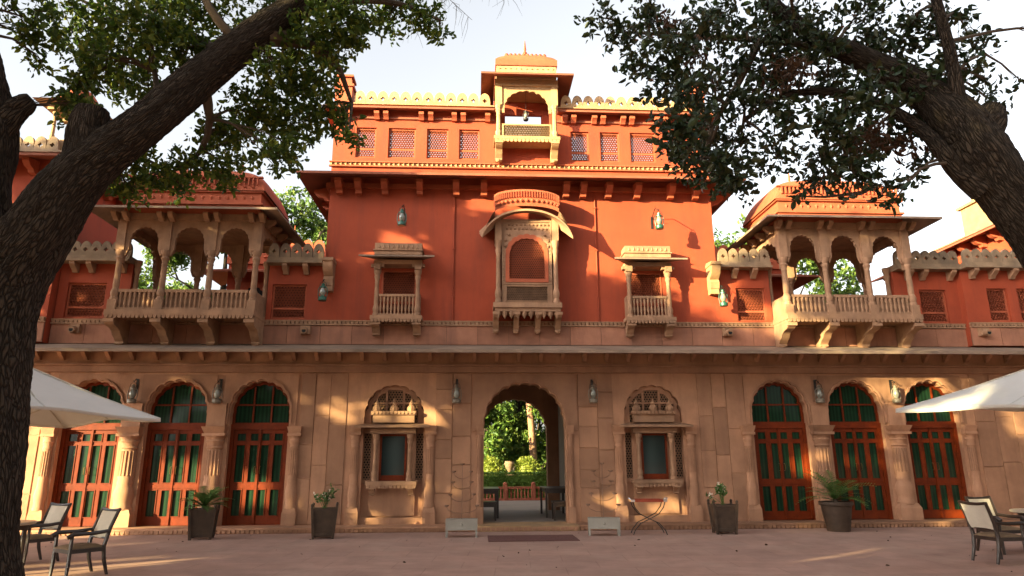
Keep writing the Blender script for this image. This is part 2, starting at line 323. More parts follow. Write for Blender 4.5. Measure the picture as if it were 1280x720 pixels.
def chajja(m, x0, x1, yw, yf, zw, zf, th, xo0=None, xo1=None, yb=None):   # sloping eave slab; xo: side overhang ends, yb: back end of side slopes
    xa = x0 if xo0 is None else xo0; xb = x1 if xo1 is None else xo1
    a = [(x0, yw, zw), (x1, yw, zw), (xb, yf, zf), (xa, yf, zf)]
    m.add(a+[(p[0], p[1], p[2]+th) for p in a], [(0, 1, 2, 3), (4, 5, 6, 7), (0, 1, 5, 4), (1, 2, 6, 5), (2, 3, 7, 6), (3, 0, 4, 7)])
    if yb is not None:
        for xi, xo in ((x0, xa), (x1, xb)):
            if xi == xo: continue
            a = [(xi, yw, zw), (xo, yf, zf), (xo, yb, zf), (xi, yb, zw)]
            m.add(a+[(p[0], p[1], p[2]+th) for p in a], [(0, 1, 2, 3), (4, 5, 6, 7), (0, 1, 5, 4), (1, 2, 6, 5), (2, 3, 7, 6), (3, 0, 4, 7)])

# ================================================================ ground
m = MB(); m.add([(-300, -300, 0), (300, -300, 0), (300, 300, 0), (-300, 300, 0)], [(0, 1, 2, 3)])
struct(m.build('ground', 'ground', smooth=0))
m = MB(); m.add([(-60, 13.4, 0.006), (60, 13.4, 0.006), (60, 120, 0.006), (-60, 120, 0.006)], [(0, 1, 2, 3)])
struct(m.build('lawn', 'lawn', smooth=0))
m = MB(); m.add([(-30, 5.45, 0.005), (30, 5.45, 0.005), (30, 13.2, 0.005), (-30, 13.2, 0.005)], [(0, 1, 2, 3)])
struct(m.build('courtyard_paving', 'pavefar', smooth=0))

# ================================================================ palace
PAL = thing('palace_building', 'long red and sandstone palace with arched gateway, jharokha balconies and roof pavilions', 'palace')
DOORS = [(-1, 11.42), (-1, 9.23), (-1, 7.07), (1, 7.07), (1, 9.23), (1, 11.42)]
DC = [s*x for s, x in DOORS]
ZS = 0.14                         # top of the plinth
XL, XR = -16.6, 21.0
# ground floor wall
loops = [rect(XL, XR, 0, 4.82)]
for c in DC: loops.append(foil(c, 0.775, ZS-0.02, 2.95, 3.84, 9, 0.045))
loops.append(foil(0, 1.11, 0.05, 2.58, 3.80, 11, 0.04))
for c in (-3.52, 3.52): loops.append(foil(c, 0.80, 0.30, 2.85, 3.74, 9, 0.045))
gw = MB().plate(loops, 0, 0.45).build('ground_floor_wall', 'sandstone', PAL)
# raised surrounds of arches
for c in DC:
    o = [(c-1.0, 2.62), (c-1.0, 4.02), (c+1.0, 4.02), (c+1.0, 2.62)]
    MB().plate([[(c-0.97, 2.66), (c-0.97, 4.0), (c+0.97, 4.0), (c+0.97, 2.66)]+foil(c, 0.80, 2.66, 2.95, 3.875, 9, 0.045)[::-1]], -0.035, -0.002).build('arch_surround', 'sandstone', PAL)
MB().plate([[(-1.42, 2.5), (-1.42, 4.02), (1.42, 4.02), (1.42, 2.5)]+foil(0, 1.13, 2.5, 2.58, 3.83, 11, 0.04)[::-1]], -0.05, -0.002).build('arch_surround', 'sandstone', PAL)
for c, hw, zs, zt, n_, k_ in [(c, 0.775, 2.95, 3.84, 9, 0.045) for c in DC]+[(0, 1.11, 2.58, 3.80, 11, 0.04)]:
    MB().plate([foil(c, hw+0.075, zs-0.25, zs, zt+0.075, n_, k_*0.6)+foil(c, hw+0.03, zs-0.25, zs, zt+0.035, n_, k_)[::-1]], -0.075, -0.036 if hw < 1 else -0.051).build('arch_moulding', 'sandstone', PAL)
# frieze beam above arches
m = MB(); m.box(XL, XR, -0.12, -0.003, 4.06, 4.22); m.box(XL, XR, -0.18, -0.003, 4.222, 4.28)
m.build('beam', 'sandstone', PAL)
# plinth with tongue ornament
for x0, x1 in ((XL, -1.32), (1.32, XR)):
    m = MB(); m.box(x0, x1, -0.74, -0.002, 0.095, ZS); m.box(x0, x1, -0.68, -0.002, 0, 0.093)
    p = m.build('plinth', 'sandstone', PAL)
    m = MB(); tongues(m, max(x0, -14), min(x1, 15), -0.72, -0.67, 0.095, 0.115, 0.085)
    stuff(m.build('tongue_moulding', 'sandstone', p))
m = MB(); m.box(-1.31, 1.31, -0.72, 0.46, 0.0, 0.13); m.build('threshold', 'cream', PAL)
m = MB(); tongues(m, -1.28, 1.28, -0.755, -0.718, 0.10, 0.115, 0.085); stuff(m.build('tongue_moulding', 'sandstone', PAL))
# stone facing slabs
random.seed(4)
slabmesh = {}
def slab(x0, x1, z0, z1, y=-0.0, th=0.022):
    g = 0.007; t = th+random.uniform(-0.006, 0.01)
    m = MB().frust((x0+g, x1-g, 0, 0, 0), (x0+g, x1-g, 0, 0, 0)) if False else MB()
    b = 0.006
    v = [(x0+g, -0.002, z0+g), (x1-g, -0.002, z0+g), (x1-g, -0.002, z1-g), (x0+g, -0.002, z1-g), (x0+g+b, -t, z0+g+b), (x1-g-b, -t, z0+g+b), (x1-g-b, -t, z1-g-b), (x0+g+b, -t, z1-g-b)]
    m.add(v, [(4, 5, 6, 7), (0, 1, 5, 4), (1, 2, 6, 5), (2, 3, 7, 6), (3, 0, 4, 7)])
    m.build('stone_slab', 'sandstone', gw, (0, y, 0), smooth=0)
def slabs(x0, x1, z0, z1, n, hs=(0.7, 1.3)):
    w = (x1-x0)/n; ws = [x0]+[x0+w*(i+random.uniform(-0.12, 0.12)) for i in range(1, n)]+[x1]
    for i in range(n):
        z = z0
        while z < z1-0.02:
            h = random.uniform(*hs); h = z1-z if z1-z-h < 0.35 else h
            slab(ws[i], ws[i+1], z, z+h); z += h
for s in (-1, 1):
    def sb(a, b, z0, z1, n, hs=(0.7, 1.3)):
        x0, x1 = sorted((s*a, s*b)); slabs(x0, x1, z0, z1, n, hs)
    sb(4.78, 6.02, ZS, 4.05, 3, (0.8, 1.7)); sb(1.45, 2.42, ZS, 4.05, 2, (0.45, 0.95)); sb(12.65, 16.4, ZS, 4.05, 7, (0.7, 1.5))
    for q in (8.15, 10.325): sb(q-0.15, q+0.15, 3.26, 4.0, 1, (0.5, 0.7))
# engaged columns flanking doors
EC = [(1.6, 0), (1.6, 0.09), (1.25, 0.10), (1.3, 0.13), (1.55, 0.16), (1.55, 0.19), (1.1, 0.25), (1.05, 0.27), (1.4, 0.33), (1.45, 0.36), (1.15, 0.42), (0.95, 0.45), (1.0, 0.55), (0.95, 0.78), (1.15, 0.80), (0.95, 0.82), (1.1, 0.87), (1.35, 0.90), (1.1, 0.93), (1.5, 0.97), (1.7, 1.0)]
def ecol(x, z0, z1, r, y=-0.02, parent=PAL, pier=False):
    m = MB(); h = z1-z0; m.box(x-r*1.5, x+r*1.5, y-r*0.95, -0.003, z0, z0+0.30); m.frust((x-r*1.5, x+r*1.5, y-r*0.95, -0.003, z0+0.301), (x-r*1.2, x+r*1.2, y-r*0.7, -0.003, z0+0.42))
    m.lathe(x, y, [(r*a, z0+0.40+(h-0.40)*b) for a, b in EC2], 14, math.pi/14, 0.72)
    m.box(x-r*1.45, x+r*1.45, y-r*1.1, -0.003, z1+0.001, z1+0.07); m.frust((x-r*1.25, x+r*1.25, y-r*0.9, -0.003, z1+0.072), (x-r*1.55, x+r*1.55, y-r*1.4, -0.003, z1+0.24))
    o = m.build('engaged_column', 'sandstone', parent)
    m = MB()
    for k in range(7):      # flutes standing proud of the shaft
        a = math.pi+math.pi*(k+0.5)/7; m.tube([(x+r*0.97*math.cos(a), y+0.72*r*0.97*math.sin(a), z0+0.40+(h-0.40)*0.46), (x+r*0.93*math.cos(a), y+0.72*r*0.93*math.sin(a), z0+0.40+(h-0.40)*0.80)], r*0.13, 5)
    stuff(m.build('flutes', 'sandstone', o))
    if pier:
        m = MB(); m.box(x-r*1.15, x+r*1.15, -0.13, -0.003, z1+0.242, z1+0.80); m.box(x-r*1.25, x+r*1.25, -0.15, -0.003, z1+0.802, z1+0.85); m.build('pier_block', 'sandstone', parent)
    return o
EC2 = [(1.25, 0), (1.3, 0.03), (1.1, 0.07), (1.15, 0.12), (1.32, 0.20), (1.2, 0.27), (0.95, 0.33), (1.05, 0.36), (0.95, 0.40), (1.0, 0.45), (0.93, 0.82), (1.12, 0.84), (0.95, 0.86), (1.05, 0.90), (1.25, 0.93), (1.1, 0.95), (1.35, 1.0)]
for s in (-1, 1):
    for x in (6.10, 12.39): ecol(s*x, ZS, 2.38, 0.12)
    for x in (8.15, 10.325): ecol(s*x, ZS, 2.38, 0.20, pier=True)
    ecol(s*1.22, 0.13, 2.40, 0.065, -0.03); ecol(s*2.53, ZS, 2.40, 0.11); ecol(s*4.51, ZS, 2.40, 0.11)
# doors with fanlights
def door(c, k):
    d = MB(); y0, y1 = 0.20, 0.26; hw = 0.775; zt = 2.66
    xs = [-0.665, -0.375, -0.345, -0.055, 0.055, 0.345, 0.375, 0.665]
    pz = [(0.36, 1.02), (1.20, 2.16), (2.26, 2.46)]
    px = [(-0.60, -0.37), (-0.25, -0.04), (0.04, 0.25), (0.37, 0.60)]
    holes = [rect(c+a, c+b, z0, z1) for a, b in px for z0, z1 in pz]
    d.plate([rect(c-hw, c+hw, ZS, zt)]+holes, y0, y1)
    d.box(c-hw, c+hw, y0-0.05, y0-0.002, zt-0.10, zt+0.04)
    d.box(c-hw, c-hw+0.09, y0-0.05, y0-0.002, ZS, zt-0.102); d.box(c+hw-0.09, c+hw, y0-0.05, y0-0.002, ZS, zt-0.102)
    d.box(c-0.022, c+0.022, y0-0.03, y0-0.003, ZS, zt-0.102)
    d.box(c-hw+0.10, c-0.03, y0-0.015, y0-0.003, 1.06, 1.15); d.box(c+0.03, c+hw-0.10, y0-0.015, y0-0.003, 1.06, 1.15)
    D = d.build('door', 'wood', PAL, smooth=0)
    for a, b in px:
        for z0, z1 in pz:
            MB().box(c+a-0.01, c+b+0.01, y0+0.03, y0+0.042, z0-0.01, z1+0.01).build('pane', 'curtain_glass', D, smooth=0)
            m = MB(); ring(m, c+a-0.012, c+b+0.012, z0-0.012, z1+0.012, 0.02, y0-0.014, y0-0.001)
            m.build('pane_moulding', 'wood', D, smooth=0)
    for q in (-0.07, 0.07):
        m = MB(); m.tube([(c+q, y0-0.005, 1.42), (c+q, y0-0.06, 1.43), (c+q, y0-0.07, 1.52), (c+q, y0-0.06, 1.60), (c+q, y0-0.005, 1.61)], 0.008, 6); m.build('handle', 'brass', D)
    # fanlight
    f = MB(); ar = foil(c, 0.71, 2.74, 2.95, 3.76, 9, 0.045)
    f.plate([foil(c, 0.79, 2.703, 2.95, 3.86, 9, 0.03)]+[ar[::-1]], y0+0.0, y0+0.05)
    for x in (-0.24, 0.24): f.box(c+x-0.02, c+x+0.02, y0+0.003, y0+0.045, 2.73, 3.70)
    f.box(c-0.74, c+0.74, y0+0.006, y0+0.042, 3.19, 3.23)
    F = f.build('fanlight', 'wood', PAL, smooth=0)
    for x0, x1 in ((-0.74, -0.24), (-0.24, 0.24), (0.24, 0.74)):
        for z0, z1 in ((2.72, 3.21), (3.21, 3.80)):
            MB().box(c+x0+0.003, c+x1-0.003, y0+0.052, y0+0.06, z0+0.003, z1-0.003).build('pane', 'curtain_glass', F, smooth=0)
for k, c in enumerate(DC): door(c, k)
# ground floor windows set in an arch
def gwin(c):
    m = MB(); m.box(c-0.82, c+0.82, 0.16, 0.22, 0.29, 1.14)             # apron
    m.box(c-0.60, c+0.60, 0.10, 0.158, 0.34, 1.08)
    w = m.build('window_bay', 'sandstone', PAL)
    m = MB(); m.plate([foil(c, 0.80, 1.142, 2.72, 3.76, 9, 0.05), rect(c-0.35, c+0.35, 1.24, 2.40), rect(c-0.79, c-0.60, 1.25, 2.45), rect(c+0.60, c+0.79, 1.25, 2.45),
                       rect(c-0.62, c-0.26, 2.72, 3.22), rect(c-0.20, c+0.20, 2.72, 3.22), rect(c+0.26, c+0.62, 2.72, 3.22),
                       [(c-0.56, 3.28), (c-0.26, 3.28), (c-0.26, 3.52), (c-0.38, 3.48)], rect(c-0.20, c+0.20, 3.28, 3.60), [(c+0.26, 3.28), (c+0.56, 3.28), (c+0.38, 3.48), (c+0.26, 3.52)]], 0.12, 0.2)
    m.build('tracery_wall', 'sandstone', w)
    m = MB()
    for x0, x1, z0, z1 in ((-0.64, 0.64, 2.70, 3.64), (-0.80, -0.59, 1.24, 2.46), (0.59, 0.80, 1.24, 2.46)): lattice(m, c+x0, c+x1, z0, z1, 0.165, 0.075, 0.019)
    stuff(m.build('lattice_screen', 'carved', w, smooth=0))
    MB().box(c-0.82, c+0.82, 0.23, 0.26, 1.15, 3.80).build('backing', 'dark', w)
    m = MB(); ring(m, c-0.355, c+0.355, 1.222, 2.42, 0.05, 0.06, 0.115); m.box(c-0.30, c+0.30, 0.07, 0.11, 1.27, 1.36); m.build('window_frame', 'wood', w)
    MB().box(c-0.31, c+0.31, 0.085, 0.10, 1.35, 2.38).build('pane', 'blue_glass', w)
    for s in (-1, 1):
        m = MB(); column(m, c+s*0.45, -0.06, 1.22, 2.42, 0.062, 10); m.build('colonnette', 'carved', w)
        m = MB(); sbracket(m, c+s*0.50, 0.14, -0.002, -0.20, 0.86, 1.06); m.build('corbel', 'carved', w)
    m = MB(); m.box(c-0.66, c+0.66, -0.22, 0.118, 1.12, 1.215); m.build('sill', 'carved', w)
    m = MB(); tongues(m, c-0.65, c+0.65, -0.20, -0.15, 1.118, 0.10, 0.09); stuff(m.build('tongue_moulding', 'carved', w))
    m = MB(); m.box(c-0.60, c+0.60, -0.13, 0.118, 2.43, 2.56); m.build('lintel', 'carved', w)
    m = MB(); chajja(m, c-0.80, c+0.80, 0.1, -0.34, 2.66, 2.58, 0.05, c-1.0, c+1.0); m.build('eave', 'carved', w)
    m = MB(); m.box(c-0.55, c+0.55, -0.12, 0.11, 2.72, 2.92); m.box(c-0.60, c+0.60, -0.17, 0.11, 2.922, 3.02); m.build('roof_block', 'carved', w)
    m = MB(); tongues(m, c-0.59, c+0.59, -0.20, -0.172, 3.015, 0.10, 0.08); stuff(m.build('tongue_moulding', 'carved', w))
    for q in (-0.46, 0, 0.46):
        m = MB(); m.lathe(c+q, -0.03, [(0.10, 3.021), (0.12, 3.07), (0.11, 3.13), (0.06, 3.19), (0.075, 3.22), (0.035, 3.28), (0.012, 3.36)], 8); m.build('finial', 'carved', w)
gwin(-3.52); gwin(3.52)
# gate passage: rooms each side, rear arch, ceiling
m = MB(); m.box(-1.9, -1.5, 0.46, 5.0, 0, 4.4); m.build('passage_wall', 'whitewash', PAL)
m = MB(); m.box(1.5, 1.9, 0.46, 5.0, 0, 4.4); m.build('passage_wall', 'whitewash', PAL)
m = MB(); m.box(-1.9, 1.9, 0.46, 5.0, 4.402, 4.6); m.build('passage_ceiling', 'whitewash', PAL)
m = MB(); m.box(-1.498, 1.498, 0.47, 5.4, 0.0, 0.12); m.build('passage_floor', 'pavefar', PAL)
MB().plate([rect(XL, XR, 0, 4.82), foil(0.0, 1.11, 0.0, 2.58, 3.80, 11, 0.04)], 5.0, 5.4).build('rear_wall', 'sandstone', PAL)
for s in (-1, 1):
    m = MB(); m.box(s*1.5-0.03, s*1.5+0.03, 2.1, 2.45, 0.12, 4.39); m.build('pilaster', 'whitewash', PAL)
# main eave
m = MB(); chajja(m, XL, XR, 0.0, -1.30, 4.78, 4.45, 0.05); m.box(XL, XR, -1.33, -1.28, 4.42, 4.50)
m.build('main_eave', 'eave', PAL)
me = MB().plate([[(-0.003, 0.1), (-0.08, 0.1), (-0.12, 0.17), (-0.20, 0.21), (-0.27, 0.29), (-0.27, 0.36), (-0.003, 0.44)]], -0.05, 0.05, 'x').mesh('eave_bracket', 'sandstone')
for i in range(50): link('eave_bracket', me, PAL, (-14.8+i*0.61, 0, 4.283))
# upper storey walls
Z0 = 4.83
CW = 5.62
mk = []
ATT = [(-4.95, -4.36), (-4.00, -3.19), (-2.86, -2.22), (-1.90, -1.29), (1.46, 2.02), (2.36, 2.95), (3.28, 4.05), (4.42, 4.98)]
holes = [rect(a, b, 10.42, 11.39) for a, b in ATT]
MB().plate([[(-CW, Z0), (CW, Z0), (CW, 12.06), (0.86, 12.06), (0.86, 10.9), (-0.66, 10.9), (-0.66, 12.06), (-CW, 12.06)], rect(-4.00, -3.04, 5.62, 6.95), rect(3.04, 4.00, 5.62, 6.95), foil(0.06, 0.62, 6.42, 7.3, 7.92, 7, 0.05)]+holes, 0.0, 0.35).build('central_wall', 'redplaster', PAL)
m = MB()
for s in (-1, 1): m.box(s*CW-0.175-s*0.175, s*CW+0.175-s*0.175, 0.352, 5.2, Z0, 10.4); m.box(s*CW-0.175-s*0.175, s*CW+0.175-s*0.175, 0.352, 2.4, 10.402, 12.06)
m.build('central_side_wall', 'redplaster', PAL)
MB().plate([rect(-CW, CW, Z0, 10.4)], 5.2, 5.4).build('central_rear_wall', 'redplaster', PAL)
# flat roof behind the open screen storey
m = MB(); m.box(-CW+0.352, CW-0.352, 0.352, 5.198, 10.22, 10.34); m.build('roof_slab', 'eave', PAL)
m = MB(); m.box(-CW+0.36, CW-0.36, 0.36, 5.19, 9.0, 9.1); m.build('upper_floor', 'eave', PAL)
m = MB(); m.box(-CW+0.37, CW-0.37, 0.75, 0.80, Z0, 8.99); m.build('inner_partition', 'joint', PAL)
for a, b in ((-0.86, -0.70), (0.90, 1.06)):
    MB().box(a, b, 0.352, 1.2, 10.342, 12.56).build('kiosk_side_wall', 'redplaster', PAL)
MB().plate([rect(-0.698, 0.898, 10.342, 12.56), rect(-0.50, 0.62, 11.0, 12.12)], 0.40, 0.50).build('kiosk_rear_wall', 'redplaster', PAL)
# stone base band of the upper floor and string courses
def band(x0, x1, y, n):
    B = MB().box(x0, x1, y-0.02, y-0.002, Z0, 5.36).build('base_band', 'joint', PAL)
    ws = [x0+(x1-x0)*i/n for i in range(n+1)]
    for i in range(n):
        g = 0.006; b = 0.005
        a0, a1 = ws[i]+g, ws[i+1]-g
        m = MB(); m.box(a0, a1, y-0.045-random.uniform(0, 0.006), y-0.021, Z0+0.005, 5.355); m.build('stone_slab', 'bandstone', B, smooth=0)
    m = MB(); m.box(x0, x1, y-0.09, y-0.002, 5.362, 5.40); m.box(x0, x1, y-0.10, y-0.002, 5.47, 5.50)
    m.build('string_course', 'carved', PAL)
    m = MB(); tongues(m, x0, x1, y-0.085, y-0.003, 5.469, 0.115, 0.068); stuff(m.build('tongue_moulding', 'carved', PAL))
band(-CW, CW, 0, 13)
m = MB(); m.box(-CW-0.06, CW+0.06, -0.08, -0.002, 10.10, 10.14); m.box(-CW-0.06, CW+0.06, -0.08, -0.002, 10.24, 10.27); m.build('string_course', 'redtrim', PAL)
m = MB(); beads(m, -CW-0.05, CW+0.05, -0.02, 10.19, 0.14, 0.075); m.box(-CW-0.05, CW+0.05, -0.02, -0.002, 10.141, 10.239); stuff(m.build('bead_moulding', 'cream', PAL, smooth=0))
# big eave
m = MB(); chajja(m, -CW, CW, -0.001, -0.92, 9.78, 9.50, 0.07, -CW-0.75, CW+0.75, 3.2); m.build('upper_eave', 'eavered', PAL)
m = MB(); m.box(-CW, CW, -0.10, -0.002, 9.42, 9.56); m.box(-CW-0.1, -CW-0.002, -0.1, 5.0, 9.42, 9.56); m.box(CW+0.002, CW+0.1, -0.1, 5.0, 9.42, 9.56); m.build('eave_beam', 'redtrim', PAL)
me = MB().plate([[(-0.10, 0.0), (-0.22, 0.02), (-0.26, 0.10), (-0.42, 0.14), (-0.55, 0.26), (-0.55, 0.36), (-0.10, 0.44)]], -0.09, 0.09, 'x').mesh('eave_bracket', 'redtrim')
for x in (-5.3, -4.75, -4.0, -3.0, -1.95, -1.15, 1.25, 1.75, 2.5, 3.35, 4.35, 5.1): link('eave_bracket', me, PAL, (x, 0, 9.18))
for s in (-1, 1):
    for y in (0.5, 1.5, 2.5, 3.5, 4.5): link('eave_bracket', me, PAL, (s*CW, y, 9.18), rad(90*s))
# attic screens
def screen(x0, x1, z0, z1, y, mt='redtrim', parent=PAL, split=0.3, pitch=0.085, back=True):
    w = 0.045; zs = z0+(z1-z0)*split
    f = MB(); f.plate([rect(x0, x1, z0, z1), rect(x0+w, x1-w, z0+w, zs-w*0.6), rect(x0+w, x1-w, zs+w*0.6, z1-w)], y+0.06, y+0.12)
    F = f.build('screen_window', mt, parent, smooth=0)
    m = MB(); lattice(m, x0+w-0.005, x1-w+0.005, z0+w-0.005, zs-w*0.6+0.005, y+0.075, pitch, pitch*0.36, 0.03); lattice(m, x0+w-0.005, x1-w+0.005, zs+w*0.6-0.005, z1-w+0.005, y+0.075, pitch, pitch*0.36, 0.03)
    stuff(m.build('lattice_screen', mt, F, smooth=0))
    return F
for k, (a, b) in enumerate(ATT): screen(a+0.003, b-0.003, 10.423, 11.387, 0.0, pitch=0.075)
# attic cornice, brackets and merlons
for a, b, xa, xb in ((-CW, -0.85, -CW-0.3, -0.85), (1.05, CW, 1.05, CW+0.3)):
    m = MB(); chajja(m, a, b, -0.001, -0.36, 11.95, 11.86, 0.06, xa, xb, 2.4); m.box(a, b, -0.06, -0.002, 11.66, 11.72); m.build('attic_eave', 'eavered', PAL)
    MB().box(a, b, -0.20, 0.1, 12.062, 12.10).build('parapet_base', 'cream', PAL)
me = MB().plate([[(-0.003, 0), (-0.10, 0), (-0.14, 0.06), (-0.25, 0.12), (-0.25, 0.20), (-0.003, 0.24)]], -0.075, 0.075, 'x').mesh('cornice_bracket', 'redtrim')
for x in (-4.35, -4.08, -3.03, -2.75, -2.05, -1.78, -1.05, 1.28, 1.55, 2.18, 2.45, 3.06, 3.33, 4.1, 4.37, 5.2, -5.2): link('cornice_bracket', me, PAL, (x, 0, 11.62))
def merlon_mesh(w, h, mt, name='merlon'):
    l = [(-w*0.5, 0), (-w*0.5, h*0.30)]
    for i in range(0, 11):
        a = math.pi*i/10; l.append((-w*0.48*math.cos(a), h*0.42+h*0.58*math.sin(a)))
    l += [(w*0.5, h*0.30), (w*0.5, 0)]
    q = []
    for i in range(16):
        a = 2*math.pi*i/16; r = w*0.23*(0.5+0.45*abs(math.cos(2*a))**0.8); q.append((r*math.cos(a), h*0.42+r*math.sin(a)))
    mb = MB().plate([l, q[::-1]], -0.05, 0.05)
    return mb.mesh(name, mt)
mm = merlon_mesh(0.335, 0.44, 'cream')
for i in range(12):
    link('merlon', mm, PAL, (-4.88+i*0.34, -0.08, 12.098)); link('merlon', mm, PAL, (1.34+i*0.34, -0.08, 12.098))
for s in (-1, 1):
    for i in range(6): link('merlon', mm, PAL, (s*(CW-0.06), 0.45+i*0.34, 12.058), rad(90))
# corner turrets
for s in (-1, 1):
    x = s*5.36
    m = MB(); m.box(x-0.25, x+0.25, -0.2, 0.3, 12.102, 12.62); m.box(x-0.30, x+0.30, -0.25, 0.35, 12.622, 12.70); m.frust((x-0.24, x+0.24, -0.19, 0.29, 12.702), (x-0.20, x+0.20, -0.15, 0.25, 12.95)); 
    m.box(x-0.27, x+0.27, -0.22, 0.32, 12.952, 13.02); m.frust((x-0.2, x+0.2, -0.15, 0.25, 13.022), (x-0.1, x+0.1, -0.05, 0.15, 13.08))
    m.build('corner_turret', 'redtrim', PAL)
# ---- roof kiosk over the attic
def kiosk():
    c = 0.10; yf = -0.55
    m = MB(); m.box(c-0.97, c+0.97, yf-0.08, -0.002, 10.80, 10.90); K = m.build('roof_kiosk', 'cream', PAL)
    m = MB(); tongues(m, c-0.96, c+0.96, yf-0.075, yf-0.03, 10.798, 0.11, 0.085); stuff(m.build('tongue_moulding', 'cream', K))
    for s in (-1, 1):
        m = MB(); sbracket(m, c+s*0.82, 0.2, -0.09, yf-0.06, 10.28, 10.75); m.box(c+s*0.82-0.09, c+s*0.82+0.09, yf-0.02, -0.09, 10.75, 10.80); m.build('bracket', 'cream', K)
        m = MB(); column(m, c+s*0.83, yf+0.08, 10.902, 11.95, 0.075, 8); m.box(c+s*0.83-0.10, c+s*0.83+0.10, yf, yf+0.16, 11.95, 12.56); m.build('column', 'cream', K)
        m = MB(); m.plate([[(yf+0.16, 12.0), (yf+0.16, 12.5), (-0.003, 12.5), (-0.003, 12.0), (-0.08, 12.25), (-0.2, 12.35), (yf+0.25, 12.25)]], c+s*0.83-0.03, c+s*0.83+0.03, 'x'); m.build('side_arch', 'cream', K)
        m = MB(); m.box(c+s*0.83-0.04, c+s*0.83+0.04, yf+0.162, -0.003, 10.902, 11.34); m.build('side_panel', 'cream', K)
    MB().plate([[(c-0.73, 11.7), (c-0.73, 12.56), (c+0.73, 12.56), (c+0.73, 11.7)]+foil(c, 0.66, 11.7, 11.84, 12.44, 9, 0.05)[::-1]], yf+0.04, yf+0.10).build('arch', 'cream', K)
    m = MB(); ring(m, c-0.73, c+0.73, 10.905, 11.34, 0.05, yf+0.03, yf+0.11); m.build('railing', 'cream', K)
    m = MB(); lattice(m, c-0.70, c+0.70, 10.94, 11.31, yf+0.05, 0.075, 0.036, 0.03); stuff(m.build('lattice_screen', 'cream', K, smooth=0))
    m = MB(); m.box(c-0.95, c+0.95, yf-0.02, 1.2, 12.562, 12.778); m.build('entablature', 'cream', K)
    m = MB(); chajja(m, c-0.95, c+0.95, yf-0.02, yf-0.50, 12.86, 12.66, 0.06, c-1.36, c+1.36, 1.6); m.build('eave', 'eavered', K)
    m = MB(); m.box(c-0.90, c+0.90, yf-0.06, 1.5, 12.78, 13.20); m.build('roof_drum', 'cream', K)
    m = MB(); beads(m, c-0.88, c+0.88, yf-0.06, 13.10, 0.16, 0.03); stuff(m.build('frieze', 'cream', K))
    m = MB(); vault(m, c-0.93, c+0.93, yf-0.1, 1.5, 13.40, 0.36, 4.0); m.box(c-0.93, c+0.93, yf-0.1, 1.5, 13.202, 13.41); m.build('vault_roof', 'redtrim', K)
    m = MB(); 
    for i in range(10): m.lathe(c-0.58+i*0.129, -0.28, [(0.06, 13.66), (0.065, 13.78), (0.04, 13.82), (0.01, 13.84)], 8)
    stuff(m.build('ridge_bosses', 'redtrim', K))
    m = MB(); m.lathe(c, -0.1, [(0.09, 13.7), (0.09, 13.86), (0.05, 13.92), (0.065, 13.98), (0.03, 14.05), (0.04, 14.10), (0.008, 14.42)], 8); m.build('finial', 'redtrim', K)
kiosk()
